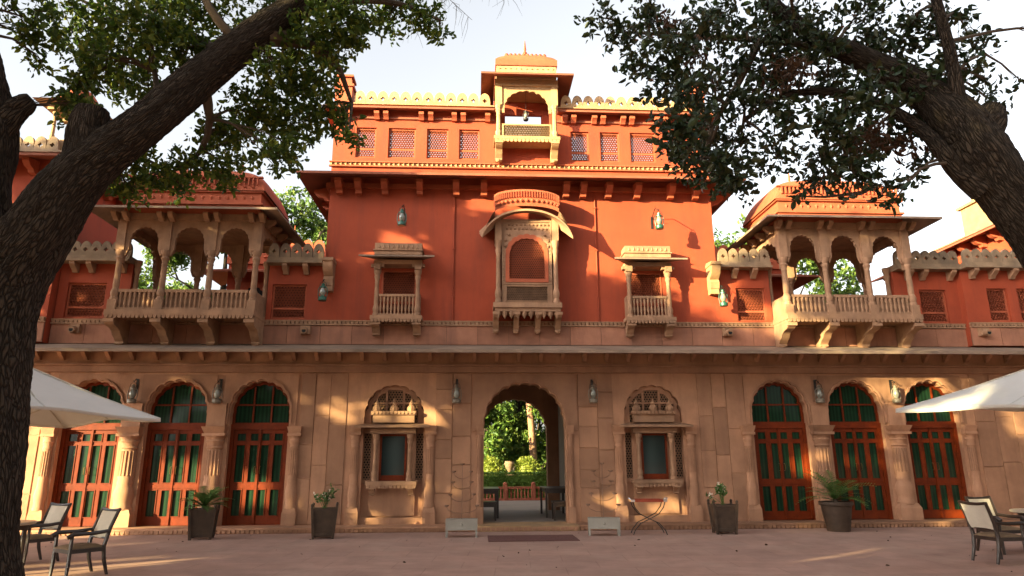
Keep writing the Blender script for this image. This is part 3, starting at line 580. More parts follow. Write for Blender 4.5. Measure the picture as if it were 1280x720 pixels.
# ---- central jharokha with curved eave
def central_jharokha():
    c = 0.06; yf = -0.62
    m = MB(); m.box(c-0.94, c+0.94, yf-0.08, -0.101, 5.76, 5.90); m.box(c-0.90, c+0.90, yf-0.03, -0.101, 5.66, 5.758); J = m.build('curved_jharokha', 'carved', PAL)
    for q in (-0.86, -0.30, 0.30, 0.86):
        m = MB(); sbracket(m, c+q, 0.15, -0.101, yf, 5.16, 5.655); m.build('bracket', 'carved', J)
    m = MB()
    for i in range(10):
        x = c-0.80+i*0.178; m.lathe(x, yf+0.03, [(0.065, 5.655), (0.07, 5.60), (0.05, 5.55), (0.02, 5.49), (0.004, 5.46)], 8)
    stuff(m.build('pendants', 'carved', J))
    for s in (-1, 1):
        m = MB(); column(m, c+s*0.80, yf+0.06, 5.902, 7.70, 0.072, 10); m.box(c+s*0.80-0.09, c+s*0.80+0.09, yf-0.02, -0.01, 7.70, 8.42); m.build('column', 'carved', J)
        m = MB(); m.box(c+s*0.80-0.03, c+s*0.80+0.03, yf+0.16, -0.002, 5.902, 7.70); m.build('side_wall', 'carved', J)
    MB().plate([[(c-0.70, 5.92), (c-0.70, 8.35), (c+0.70, 8.35), (c+0.70, 5.92)]] + [foil(c, 0.60, 6.50, 7.30, 7.92, 9, 0.06), rect(c-0.56, c+0.56, 5.98, 6.38)], yf+0.08, yf+0.16).build('front_panel', 'carved', J)
    MB().plate([foil(c, 0.595, 6.505, 7.30, 7.915, 9, 0.06), foil(c, 0.49, 6.60, 7.27, 7.78, 9, 0.06)[::-1]], yf+0.055, yf+0.13).build('arch_frame', 'redtrim', J)
    m = MB(); lattice(m, c-0.52, c+0.52, 6.55, 7.82, yf+0.10, 0.06, 0.02, 0.02); stuff(m.build('arched_lattice', 'redtrim', J, smooth=0))
    m = MB(); lattice(m, c-0.565, c+0.565, 5.975, 6.385, yf+0.10, 0.055, 0.02, 0.02); stuff(m.build('lattice_screen', 'carved', J, smooth=0))
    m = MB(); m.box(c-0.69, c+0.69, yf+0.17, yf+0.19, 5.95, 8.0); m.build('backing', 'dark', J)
    m = MB(); ring(m, c-0.695, c+0.695, 6.44, 8.30, 0.035, yf+0.055, yf+0.079); ring(m, c-0.60, c+0.60, 5.95, 6.41, 0.03, yf+0.06, yf+0.079)
    for i in range(11):
        for k, z in enumerate((8.06, 8.18)):
            m.lathe(c-0.55+i*0.11+(0.055 if k else 0), yf+0.07, [(0.0, z-0.04), (0.035, z), (0.0, z+0.04)], 6)
    for s in (-1, 1):
        for z in (7.55, 7.72, 7.88): m.lathe(c+s*(0.60-(0.0 if z < 7.8 else 0.1)), yf+0.07, [(0.0, z-0.06), (0.05, z), (0.0, z+0.06)], 6)
        for i in range(9): m.lathe(c+s*0.645, yf+0.07, [(0.0, 6.52+i*0.11), (0.022, 6.56+i*0.11), (0.0, 6.60+i*0.11)], 5)
    stuff(m.build('panel_carving', 'carved', J))
    # curved eave: thick arched sheet flaring outwards
    def arc(t, R, zc, za): return c+R*math.sin(t), zc+za*math.cos(t)
    n = 24; vs_ = []; fs = []
    T = 1.32
    for i in range(n+1):
        t = -T+2*T*i/n
        xi, zi = arc(t, 0.90, 8.02, 0.55); xo, zo = arc(t, 1.30, 7.55, 0.92); k = abs(t)/T
        zo -= 0.12*k**3; 
        vs_ += [(xi, yf+0.16, zi), (xo, yf-0.30, zo), (xo, yf-0.30, zo+0.06), (xi, yf+0.16, zi+0.10)]
    for i in range(n):
        a = i*4
        for q in range(4): fs.append((a+q, a+(q+1) % 4, a+4+(q+1) % 4, a+4+q))
    fs += [(0, 1, 2, 3), tuple(n*4+q for q in (3, 2, 1, 0))]
    MB().add(vs_, fs).build('curved_eave', 'carved', J)
    for s in (-1, 1):      # side wings of the eave sweeping back and up to the wall
        m = MB()
        def fn(u, v): return (c+s*(0.90+(0.36+0.08*u)*v), yf-0.26+u*(0.26-yf-0.02), 8.42+(7.68-8.42)*v**1.2+u*v*0.42)
        m.grid(fn, 6, 6); m.grid(lambda u, v: tuple(np.array(fn(u, v))+np.array((0, 0, 0.06))), 6, 6); m.build('eave_wing', 'carved', J)
    # swelling roof
    def shell(u, v):
        t = (u*2-1)*1.25; R = 0.93; z = 8.42+0.30*max(0.0, math.cos(t))**0.8
        k = math.sin(v*math.pi/2)
        return (c+0.90*math.sin(t)/math.sin(1.25)*(1+0.04*math.sin(math.pi*v)-0.10*v**4), yf-0.08-0.07*math.sin(math.pi*v)+0.55*v**4, z+0.60*k-0.02)
    MB().grid(shell, 24, 8).build('swelling_roof', 'redtrim', J)
    m = MB()
    for i in range(31):
        t = (i/30*2-1)*1.2; zb = 8.42+0.30*math.cos(t)**0.8
        x = c+0.92*math.sin(t)/math.sin(1.25)
        m.box(x-0.011, x+0.011, yf-0.17, yf-0.05, zb+0.22, zb+0.42)
    for i in range(15):
        t = (i/14*2-1)*1.15; zb = 8.42+0.30*math.cos(t)**0.8; x = c+0.90*math.sin(t)/math.sin(1.25)
        m.lathe(x, yf-0.13, [(0.0, zb+0.07), (0.045, zb+0.11), (0.035, zb+0.15), (0.0, zb+0.19)], 6)
    stuff(m.build('roof_carving', 'redtrim', J))
    m = MB(); m.box(c-0.52, c+0.52, yf+0.18, -0.003, 9.02, 9.22); m.build('roof_crest', 'redtrim', J)
    m = MB()
    for i in range(10): m.lathe(c-0.45+i*0.1, yf+0.28, [(0.05, 9.221), (0.055, 9.27), (0.03, 9.31), (0.005, 9.34)], 6)
    stuff(m.build('crest_bosses', 'redtrim', J))
central_jharokha()
# ---- flat-roofed side jharokhas
def side_jharokha(c):
    yf = -0.46; hw = 0.66
    m = MB(); m.box(c-hw-0.04, c+hw+0.04, yf-0.05, -0.002 if False else -0.101, 5.46, 5.56); J = m.build('flat_jharokha', 'carved', PAL)
    m = MB(); tongues(m, c-hw-0.03, c+hw+0.03, yf-0.045, yf, 5.459, 0.10, 0.085); stuff(m.build('tongue_moulding', 'carved', J))
    m = MB(); m.box(c-hw, c+hw, -0.1005, -0.0, 5.50, 5.56); m.build('ledge', 'carved', J)
    for s in (-1, 1):
        m = MB(); sbracket(m, c+s*0.55, 0.2, -0.101, yf, 5.06, 5.37); m.box(c+s*0.55-0.09, c+s*0.55+0.09, yf+0.03, -0.102, 5.36, 5.46); m.build('bracket', 'carved', J)
        m = MB(); column(m, c+s*0.56, yf+0.07, 5.562, 6.86, 0.068, 10); m.box(c+s*0.56-0.09, c+s*0.56+0.09, yf-0.06, yf+0.16, 6.86, 7.02); m.box(c+s*0.56-0.18, c+s*0.56+0.18, yf+0.0, yf+0.13, 6.94, 7.021); m.build('column', 'carved', J)
        m = MB(); m.box(c+s*0.60-0.025, c+s*0.60+0.025, yf+0.16, -0.002, 5.57, 6.20); m.build('side_panel', 'carved', J)
    m = MB(); m.box(c-0.49, c+0.49, yf+0.02, yf+0.12, 5.562, 5.62); m.box(c-0.49, c+0.49, yf+0.02, yf+0.12, 6.10, 6.17); balusters(m, c-0.49, c+0.49, yf+0.07, 5.62, 6.10, 0.10, 0.036); m.build('balustrade', 'carved', J)
    m = MB(); m.box(c-hw, c+hw, yf-0.01, -0.002, 7.022, 7.14); m.build('lintel', 'carved', J)
    m = MB(); chajja(m, c-hw, c+hw, -0.002, yf-0.36, 7.28, 7.13, 0.045, c-1.03, c+1.03); m.build('eave', 'eave', J)
    m = MB(); m.box(c-hw, c+hw, yf-0.02, -0.002, 7.29, 7.40); m.box(c-hw-0.03, c+hw+0.03, yf-0.06, -0.002, 7.402, 7.43); m.box(c-hw+0.01, c+hw-0.01, yf-0.02, -0.002, 7.432, 7.62); m.build('roof_block', 'carved', J)
    m = MB()
    for i in range(9):
        x = c-hw+0.07+(2*hw-0.14)*(i+0.5)/9; m.add([(x-0.045, yf-0.021, 7.46), (x+0.045, yf-0.021, 7.46), (x, yf-0.021, 7.60), (x, yf-0.05, 7.50)], [(0, 1, 3), (1, 2, 3), (2, 0, 3)])
    stuff(m.build('frieze', 'carved', J))
    screen(c-0.478, c+0.478, 5.622, 6.948, -0.07, pitch=0.07)
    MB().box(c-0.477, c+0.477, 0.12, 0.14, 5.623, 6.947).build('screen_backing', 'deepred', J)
side_jharokha(-3.52); side_jharokha(3.50)
# downpipes on the central wall
for x in (-2.0, 2.12):
    m = MB(); m.tube([(x, -0.03, 5.5), (x, -0.03, 9.42)], 0.022, 6)
    for z in (6.2, 7.6, 8.9): m.box(x-0.04, x+0.04, -0.055, -0.002, z, z+0.03)
    m.build('downpipe', 'redplaster', PAL)
# ---- wings
PAV = (7.15, 10.88)
def wing(s, windows, x_out):
    a, b = sorted((s*CW, s*x_out)); p0, p1 = sorted((s*PAV[0], s*PAV[1]))
    out = [(a, Z0), (b, Z0), (b, 7.07), (p1, 7.07), (p1, 5.56), (p0, 5.56), (p0, 7.07), (a, 7.07)]
    MB().plate([out]+[rect(w0, w1, 5.55, 6.53) for w0, w1 in windows], 0.002, 0.30).build('wing_wall', 'redplaster', PAL)
    band(a, b, 0.002, max(6, int((b-a)/0.85)))
    for w0, w1 in windows:
        screen(w0+0.003, w1-0.003, 5.553, 6.527, 0.01, pitch=0.085)
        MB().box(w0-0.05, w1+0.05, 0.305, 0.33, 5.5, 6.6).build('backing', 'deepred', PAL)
    me = MB().plate([[(-0.003, 0), (-0.09, 0), (-0.12, 0.06), (-0.22, 0.12), (-0.30, 0.20), (-0.30, 0.27), (-0.003, 0.27)]], -0.07, 0.07, 'x').mesh('cornice_bracket', 'carved')
    ml = merlon_mesh(0.29, 0.42, 'parapet')
    for q0, q1 in ((a, p0), (p1, b)):
        m = MB(); m.box(q0, q1, -0.34, 0.30, 7.072, 7.13); m.box(q0, q1, -0.26, 0.30, 7.132, 7.25); m.build('cornice', 'parapet', PAL)
        n = int(round((q1-q0)/0.295)); p = (q1-q0)/n
        for i in range(n): link('merlon', ml, PAL, (q0+p*(i+0.5), -0.17, 7.248))
        k = max(2, int((q1-q0)/0.55))
        for i in range(k):
            x = q0+(q1-q0)*(i+0.5)/k+((-1)**i)*0.10; link('cornice_bracket', me, PAL, (x, 0.0, 6.80))
wing(-1, [(-12.55, -11.52), (-7.02, -6.08)], 12.80)
wing(1, [(6.14, 7.0), (11.62, 12.42)], 12.80)
# projecting end sections
def endwing(x0, x1, windows, top=True):
    MB().plate([rect(x0, x1, Z0, 7.07)]+[rect(w0, w1, 5.55, 6.53) for w0, w1 in windows], -0.22, 0.30).build('end_wall', 'redplaster', PAL)
    band(x0, x1, -0.22, 6)
    for w0, w1 in windows:
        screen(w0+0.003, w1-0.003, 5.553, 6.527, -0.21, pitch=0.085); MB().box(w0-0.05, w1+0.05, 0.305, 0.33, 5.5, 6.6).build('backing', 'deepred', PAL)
    if top:
        m = MB(); m.box(x0-0.05, x1, -0.55, 0.30, 7.074, 7.132); m.box(x0, x1, -0.47, 0.30, 7.134, 7.252); m.build('cornice', 'parapet', PAL)
        ml = merlon_mesh(0.29, 0.42, 'parapet'); n = int((x1-x0)/0.295)
        for i in range(n): link('merlon', ml, PAL, (x0+0.15+0.295*i, -0.39, 7.25))
        me = MB().plate([[(-0.223, 0), (-0.31, 0), (-0.34, 0.06), (-0.44, 0.12), (-0.52, 0.20), (-0.52, 0.27), (-0.223, 0.27)]], -0.07, 0.07, 'x').mesh('cornice_bracket', 'carved')
        for i in range(int((x1-x0)/0.6)): link('cornice_bracket', me, PAL, (x0+0.3+0.6*i, 0, 6.80))
endwing(12.80, 18.0, [(13.50, 14.12), (14.42, 15.04), (15.34, 15.96)])
# wing roofs (terrace level)
for s in (-1, 1):
    a, b = sorted((s*CW, s*(18.0 if s > 0 else 12.8)))
    m = MB(); m.box(a+(0.001 if s > 0 else 0), b-(0.001 if s < 0 else 0), 0.31, 5.0, 4.90, 5.02); m.build('terrace', 'eave', PAL)
    m = MB(); m.box(a, b, 5.0, 5.3, 4.84, 5.75); m.build('terrace_wall', 'redplaster', PAL)
# ---- three-bay pavilions
def pavilion(c, roofmat, nm):
    hw = 1.80; yf, yb = -0.95, 1.35; zf = 5.56
    m = MB(); m.box(c-hw-0.10, c+hw+0.10, yf-0.10, -0.102, 5.42, 5.56); m.box(c-hw-0.05, c+hw+0.05, -0.10, yb+0.15, 5.563, 5.60) if False else None
    K = m.build('pavilion', 'carved', PAL)
    m = MB(); tongues(m, c-hw-0.09, c+hw+0.09, yf-0.095, yf-0.03, 5.419, 0.11, 0.085); stuff(m.build('tongue_moulding', 'carved', K))
    m = MB(); m.box(c-hw-0.05, c+hw+0.05, 0.31, yb+0.15, 5.42, 5.56); m.build('rear_floor', 'carved', K)
    bx = [-hw+0.02, -hw/3, hw/3, hw-0.02]
    for q in bx:
        m = MB(); sbracket(m, c+q, 0.22, -0.101, yf-0.02, 4.74, 5.335); m.box(c+q-0.11, c+q+0.11, yf+0.02, -0.102, 5.33, 5.418); m.build('bracket', 'carved', K)
        for y, n in ((yf+0.08, 'column'), (yb-0.08, 'column')):
            m = MB(); m.box(c+q-0.11, c+q+0.11, y-0.11, y+0.11, zf+0.002, zf+0.28); column(m, c+q, y, zf+0.28, 7.20, 0.085, 10); m.box(c+q-0.115, c+q+0.115, y-0.10, y+0.10, 7.20, 8.04); m.build(n, 'carved', K)
    for y, nmx in ((yf+0.08, 'arch'), (yb-0.08, 'arch')):
        for i in range(3):
            x0, x1 = c+bx[i]+0.116, c+bx[i+1]-0.116; xm = (x0+x1)/2
            MB().plate([[(x0, 7.05), (x0, 8.04), (x1, 8.04), (x1, 7.05), (x1-0.03, 7.06)]+foil(xm, (x1-x0)/2-0.10, 7.24, 7.42, 7.86, 9, 0.07)[::-1]+[(x0+0.03, 7.06)]], y-0.045, y+0.045).build(nmx, 'carved', K)
    for i in range(3):
        x0, x1 = c+bx[i]+0.112, c+bx[i+1]-0.112
        m = MB(); m.box(x0, x1, yf+0.02, yf+0.14, zf+0.002, zf+0.08); m.box(x0, x1, yf+0.02, yf+0.14, 6.05, 6.13); balusters(m, x0, x1, yf+0.06, zf+0.08, 6.05, 0.115, 0.042); m.box(x0, x1, yf+0.10, yf+0.13, zf+0.081, 6.049); m.build('balustrade', 'carved', K)
    for s in (-1, 1):
        x = c+s*(hw-0.02)
        m = MB(); m.box(x-0.05, x+0.05, yf+0.20, -0.002, zf+0.002, 6.12); m.build('side_parapet', 'carved', K)
        MB().plate([[(yf+0.185, 6.9), (yf+0.185, 8.04), (yb-0.185, 8.04), (yb-0.185, 6.9), (yb-0.25, 6.9)]+[(p[0], p[1]) for p in foil((yf+yb)/2, (yb-yf)/2-0.26, 6.95, 7.25, 7.88, 9, 0.08)[::-1]]+[(yf+0.25, 6.9)]], x-0.045, x+0.045, 'x').build('side_arch', 'carved', K)
        m = MB(); column(m, x, 0.12, zf+0.002, 7.20, 0.075, 10); m.build('column', 'carved', K)
    m = MB(); m.box(c-hw-0.06, c+hw+0.06, yf-0.04, yb+0.06, 8.042, 8.22); m.build('architrave', 'carved', K)
    m = MB(); chajja(m, c-hw-0.02, c+hw+0.02, yf-0.02, yf-0.72, 8.38, 8.12, 0.06, c-hw-0.66, c+hw+0.66, yb+0.5); m.build('eave', 'eave', K)
    me = MB().plate([[(-0.003, 0.04), (-0.10, 0.04), (-0.13, 0.09), (-0.22, 0.13), (-0.27, 0.20), (-0.27, 0.24), (-0.003, 0.27)]], -0.065, 0.065, 'x').mesh('eave_bracket', 'carved')
    for q in bx:
        for dx in (-0.14, 0.14): link('eave_bracket', me, K, (c+q+dx, yf-0.04, 7.94))
    for s in (-1, 1):
        for y in (-0.6, 0.0, 0.6, 1.1): link('eave_bracket', me, K, (c+s*(hw+0.06), y, 7.94), rad(90*s))
    m = MB(); m.box(c-hw, c+hw, yf+0.0, yb+0.05, 8.222, 8.50); m.box(c-hw-0.06, c+hw+0.06, yf-0.06, yb+0.08, 8.502, 8.55); m.box(c-hw+0.02, c+hw-0.02, yf+0.02, yb, 8.552, 8.86); m.box(c-hw-0.05, c+hw+0.05, yf-0.05, yb+0.07, 8.862, 8.90)
    m.build('roof_drum', roofmat, K)
    m = MB()
    for i in range(15):
        x = c-hw+0.15+(2*hw-0.3)*(i+0.5)/15; m.add([(x-0.06, yf+0.019, 8.72), (x, yf+0.019, 8.64), (x+0.06, yf+0.019, 8.72), (x, yf+0.019, 8.80), (x, yf-0.02, 8.72)], [(0, 1, 4), (1, 2, 4), (2, 3, 4), (3, 0, 4)])
    beads(m, c-hw, c+hw, yf-0.05, 8.95, 0.09, 0.04)
    stuff(m.build('frieze', roofmat, K))
    m = MB(); vault(m, c-hw-0.10, c+hw+0.10, yf-0.08, yb+0.1, 8.902, 0.80, 5.0, 30, 20); R = m.build('vault_roof', roofmat, K)
    m = MB()
    for i in range(30):
        x = c-hw+0.06+(2*hw-0.12)*(i+0.5)/30; m.box(x-0.016, x+0.016, yf-0.115, yf-0.03, 9.06, 9.26)
    for i in range(15):
        x = c-hw+0.12+(2*hw-0.24)*(i+0.5)/15; m.lathe(x, yf-0.085, [(0.0, 8.96), (0.05, 9.0), (0.0, 9.05)], 6)
    m.box(c-hw-0.02, c+hw+0.02, yf-0.125, yf-0.02, 9.262, 9.30)
    stuff(m.build('roof_carving', roofmat, K))
    for q in (-0.8, 0, 0.8): MB().lathe(c+q, 0.2, [(0.10, 9.62), (0.12, 9.75), (0.06, 9.82), (0.08, 9.88), (0.03, 9.96), (0.04, 10.02), (0.008, 10.3)], 8).build('finial', 'redtrim', K)
    m = MB()
    for i in range(24): m.lathe(c-1.2+i*0.104, 0.2, [(0.05, 9.64), (0.055, 9.75), (0.02, 9.82)], 6)
    stuff(m.build('ridge_bosses', 'redtrim', K))
pavilion(-9.03, 'redtrim', 'l'); pavilion(9.0, 'redtrim', 'r')
# ---- corner corbels where wings meet the centre
for s in (-1, 1):
    x = s*5.45
    m = MB(); m.box(x-0.12, x+0.12, -0.22, -0.002, 6.30, 6.45); m.plate([[(-0.002, 6.45), (-0.24, 6.45), (-0.28, 6.62), (-0.22, 6.72), (-0.40, 6.85), (-0.46, 7.0), (-0.46, 7.2), (-0.002, 7.25)]], x-0.13, x+0.13, 'x'); m.box(x-0.15, x+0.15, -0.5, -0.002, 7.10, 7.19)
    m.build('corner_corbel', 'cream' if s > 0 else 'carved', PAL)
# ---- water spouts
for x, y in ((-12.1, -0.05), (-6.0, -0.05), (5.75, -0.05), (13.1, -0.27)):
    m = MB(); m.box(x-0.13, x+0.13, y-0.14, y, 5.10, 5.32); m.tube([(x, y-0.05, 5.2), (x, y-0.28, 5.16)], [0.10, 0.085], 10)
    s_ = m.build('water_spout', 'carved', PAL)
    m = MB(); m.lathe(x, 0, [(0.001, 0), (0.055, 0.001), (0.055, 0.01)], 10)
    m.v = [(a, y-0.282-c_*0.3, 5.16+b) for a, b, c_ in m.v]; m.build('spout_mouth', 'dark', s_)
# ---- end towers
def tower(x0, x1, yf, yb, zc, att, kiosk_x=None, side=1):
    T = MB().box(x0, x1, yf, yb, Z0, zc+0.30).build('end_tower', 'redplaster', PAL, smooth=0)
    m = MB(); chajja(m, x0, x1, yf-0.002, yf-0.75, zc+0.12, zc-0.08, 0.07, x0-0.7, x1+0.7, yb); m.build('eave', 'eavered', T)
    me = MB().plate([[(-0.003, 0), (-0.16, 0.02), (-0.2, 0.10), (-0.36, 0.14), (-0.48, 0.26), (-0.48, 0.34), (-0.003, 0.42)]], -0.09, 0.09, 'x').mesh('eave_bracket', 'redtrim')
    for i in range(int((x1-x0)/0.75)): link('eave_bracket', me, T, (x0+0.35+0.75*i, yf, zc-0.36))
    for i in range(int((yb-yf)/0.75)):
        link('eave_bracket', me, T, (x0, yf+0.35+0.75*i, zc-0.36), rad(-90)); link('eave_bracket', me, T, (x1, yf+0.35+0.75*i, zc-0.36), rad(90))
    m = MB(); m.box(x0-0.06, x1+0.06, yf-0.16, yb, zc+0.302, zc+0.36); m.build('cornice', 'parapet', T)
    zt = zc+0.36
    ml = merlon_mesh(0.33, 0.46, 'parapet')
    if att:
        m = MB(); m.box(x0+0.2, x1-0.2, yf+0.2, yf+3.0, zt, zt+1.1); m.build('attic', 'cream', T); zt += 1.1
        m = MB(); m.box(x0+0.1, x1-0.1, yf+0.1, yf+3.1, zt+0.002, zt+0.1); m.build('attic_cornice', 'cream', T); zt += 0.1
    for i in range(int((x1-x0-0.3)/0.335)): link('merlon', ml, T, (x0+0.3+0.335*i, yf+(0.16 if att else -0.02), zt+0.001))
    for i in range(int(((2.9 if att else yb-yf)-0.6)/0.335)):
        for xx in (x0+0.2, x1-0.2): link('merlon', ml, T, (xx, yf+0.5+0.335*i, zt+0.001), rad(90))
    if kiosk_x:
        kx, ky = kiosk_x; zb = zt
        m = MB(); m.box(kx-0.5, kx+0.46, ky-0.5, ky+0.5, zb, zb+0.45); m.build('kiosk_base', 'cream', T)
        for a in (-0.37, 0.37):
            for b in (-0.37, 0.37):
                m = MB(); column(m, kx+a, ky+b, zb+0.452, zb+1.4, 0.055, 8); m.box(kx+a-0.16, kx+a+0.16, ky+b-0.16, ky+b+0.16, zb+1.4, zb+1.48); m.build('kiosk_column', 'cream', T)
        m = MB(); m.box(kx-0.5, kx+0.5, ky-0.5, ky+0.5, zb+1.482, zb+1.64); m.frust((kx-0.82, kx+0.82, ky-0.82, ky+0.82, zb+1.60), (kx-0.48, kx+0.48, ky-0.48, ky+0.48, zb+1.74)); m.build('kiosk_eave', 'cream', T)
        m = MB(); m.lathe(kx, ky, [(0.48, zb+1.742), (0.52, zb+1.86), (0.49, zb+2.02), (0.36, zb+2.2), (0.16, zb+2.3), (0.07, zb+2.35), (0.08, zb+2.42), (0.03, zb+2.48), (0.01, zb+2.8)], 14); m.build('kiosk_dome', 'redtrim', T)
tower(-16.4, -12.83, -0.25, 3.4, 9.93, False, (-13.3, 0.35))
tower(16.4, 21.0, 1.2, 9.0, 9.2, True)
band(-16.4, -12.83, -0.25, 4)
# rear blocks seen over the terraces
def rear_block(x0, x1, y0, y1, z1, label, dome=None):
    T = thing('rear_block', label, 'building', ((x0+x1)/2, (y0+y1)/2, 0)); ox, oy = (x0+x1)/2, (y0+y1)/2; L = (-ox, -oy, 0)
    MB().box(x0, x1, y0, y1, 0, z1).build('wall', 'redplaster', T, L, smooth=0)
    m = MB(); chajja(m, x0, x1, y0-0.002, y0-0.8, z1-0.25, z1-0.5, 0.07, x0-0.7, x1+0.7, y1); m.build('eave', 'eavered', T, L)
    m = MB(); m.box(x0-0.05, x1+0.05, y0-0.08, y1+0.05, z1+0.002, z1+0.5); beads(m, x0, x1, y0-0.08, z1+0.25, 0.3, 0.06); m.build('frieze', 'redtrim', T, L)
    ml = merlon_mesh(0.42, 0.45, 'redtrim')
    for i in range(int((x1-x0)/0.43)): link('merlon', ml, T, (x0+0.22+0.43*i-ox, y0+0.0-oy, z1+0.50))
    for q in range(int((x1-x0)/1.9)):
        wx = x0+1.0+1.9*q
        m = MB(); m.plate([rect(wx-0.5, wx+0.5, z1-2.2, z1-0.7), foil(wx, 0.40, z1-2.1, z1-1.4, z1-0.85, 7, 0.07)], y0-0.06, y0-0.002); wf = m.build('window_frame', 'redtrim', T, L)
        MB().box(wx-0.42, wx+0.42, y0-0.02, y0-0.003, z1-2.12, z1-0.80).build('pane', 'dark', wf)
    if dome is not None:
        m = MB(); vault(m, dome-1.4, dome+1.4, y0, y1, z1+0.5, 0.45, 3.0); m.build('vault_roof', 'redtrim', T, L)
        m = MB(); m.lathe(dome, (y0+y1)/2, [(0.12, z1+0.9), (0.14, z1+1.05), (0.06, z1+1.15), (0.09, z1+1.22), (0.03, z1+1.3), (0.01, z1+1.75)], 8); m.build('finial', 'redtrim', T, L)
rear_block(-10.4, -6.9, 5.7, 7.0, 8.75, 'red rear building with vaulted roof seen over the parapet left of the tall centre', -8.3)
rear_block(7.0, 10.6, 5.7, 8.2, 8.75, 'red rear building with finial seen over the parapet right of the tall centre')
# ================================================================ trees
def catmull(pts, rr, step):
    pts = [np.array(p, float) for p in pts]; out = []; ro = []
    q = [2*pts[0]-pts[1]]+pts+[2*pts[-1]-pts[-2]]
    for i in range(len(pts)-1):
        p0, p1, p2, p3 = q[i:i+4]; n = max(2, int(np.linalg.norm(p2-p1)/step))
        for k in range(n):
            t = k/n; out.append(0.5*((2*p1)+(p2-p0)*t+(2*p0-5*p1+4*p2-p3)*t*t+(3*p1-p0-3*p2+p3)*t**3)); ro.append(rr[i]+(rr[i+1]-rr[i])*t)
    return out+[pts[-1]], ro+[rr[-1]]
def limb(m, pts, rr, n=10, step=0.25, bark=0.0, seed=0):
    c, r = catmull(pts, rr, step); o = len(m.v); m.tube(c, r, n)
    rm = float(np.mean(rr)); ln = np.concatenate([[0], np.cumsum([np.linalg.norm(np.array(c[i+1])-np.array(c[i])) for i in range(len(c)-1)])])
    qa = 2*math.pi*np.arange(n)/n
    m.bark.append((o, np.stack([np.tile(np.cos(qa)*rm, len(c))+seed, np.tile(np.sin(qa)*rm, len(c)), np.repeat(ln, n)], 1)))
    if bark:
        k = len(c); V = m.v
        for a in range(k):
            ca = c[a]
            for i in range(n):
                p = V[o+a*n+i]; d = Vector((p[0]-ca[0], p[1]-ca[1], p[2]-ca[2])); L = d.length
                if L < 1e-6: continue
                d /= L; q = 2*math.pi*i/n; s = a*step
                w = noise.noise(Vector((math.cos(q)*1.1+seed, math.sin(q)*1.1, s*0.9)))*1.6
                rg = noise.noise(Vector((math.cos(q)*7*max(L, .12)*2.6+seed+w*.6, math.sin(q)*7*max(L, .12)*2.6, s*2.6)))
                f2 = noise.noise(Vector((p[0]*30, p[1]*30, p[2]*22)))
                h = bark*(0.9*w*1.3+(0.9-abs(rg)*2.6)*0.75+0.35*f2)
                V[o+a*n+i] = (p[0]+d[0]*h, p[1]+d[1]*h, p[2]+d[2]*h)
    return c
def leaves_mesh(name, pos, dirs, size, material, rng, wid=0.42, curl=0.25):
    n = len(pos); d = dirs/np.linalg.norm(dirs, axis=1)[:, None]
    a = rng.normal(size=(n, 3)); s = np.cross(d, a); s /= np.linalg.norm(s, axis=1)[:, None]; u = np.cross(s, d)
    L = (size*rng.uniform(0.5, 1.35, n))[:, None]; w = L*wid*rng.uniform(0.8, 1.15, n)[:, None]
    fold = w*0.28
    v = np.stack([pos, pos+d*L*0.28+s*w*0.46+u*fold, pos+d*L*0.68+s*w*0.44+u*(fold*0.8-L*curl*0.3), pos+d*L-u*L*curl*0.6, pos+d*L*0.68-s*w*0.44+u*(fold*0.8-L*curl*0.3), pos+d*L*0.28-s*w*0.46+u*fold], 1).reshape(-1, 3)
    b = (np.arange(n)*6)[:, None]
    f = np.concatenate([b+np.array([0, 1, 2, 3]), b+np.array([0, 3, 4, 5])], 1).reshape(-1)
    me = bpy.data.meshes.new(name); me.vertices.add(n*6); me.vertices.foreach_set('co', v.astype(np.float32).ravel())
    me.loops.add(n*8); me.loops.foreach_set('vertex_index', f.astype(np.int32)); me.polygons.add(n*2)
    me.polygons.foreach_set('loop_start', (np.arange(n*2)*4).astype(np.int32)); me.update(calc_edges=True); me.validate()
    me.materials.append(MATS[material]); return me
def sprays(rng, tips, droop=0.35, per=9, spread=0.16):
    tips = np.array(tips); n = len(tips); k = per
    base = np.repeat(tips, k, 0); ax = rng.normal(size=(n, 3)); ax[:, 2] = ax[:, 2]*0.6-droop; ax /= np.linalg.norm(ax, axis=1)[:, None]
    axr = np.repeat(ax, k, 0); t = np.tile(np.linspace(-1, 1, k), n)[:, None]
    pos = base+axr*t*spread+rng.normal(size=(n*k, 3))*spread*0.16
    d = axr*0.6+rng.normal(size=(n*k, 3))*0.75; d[:, 2] -= droop*0.6
    return pos, d
def nearest(skel, p):
    k = np.argmin(np.sum((skel-p)**2, 1)); return skel[k]
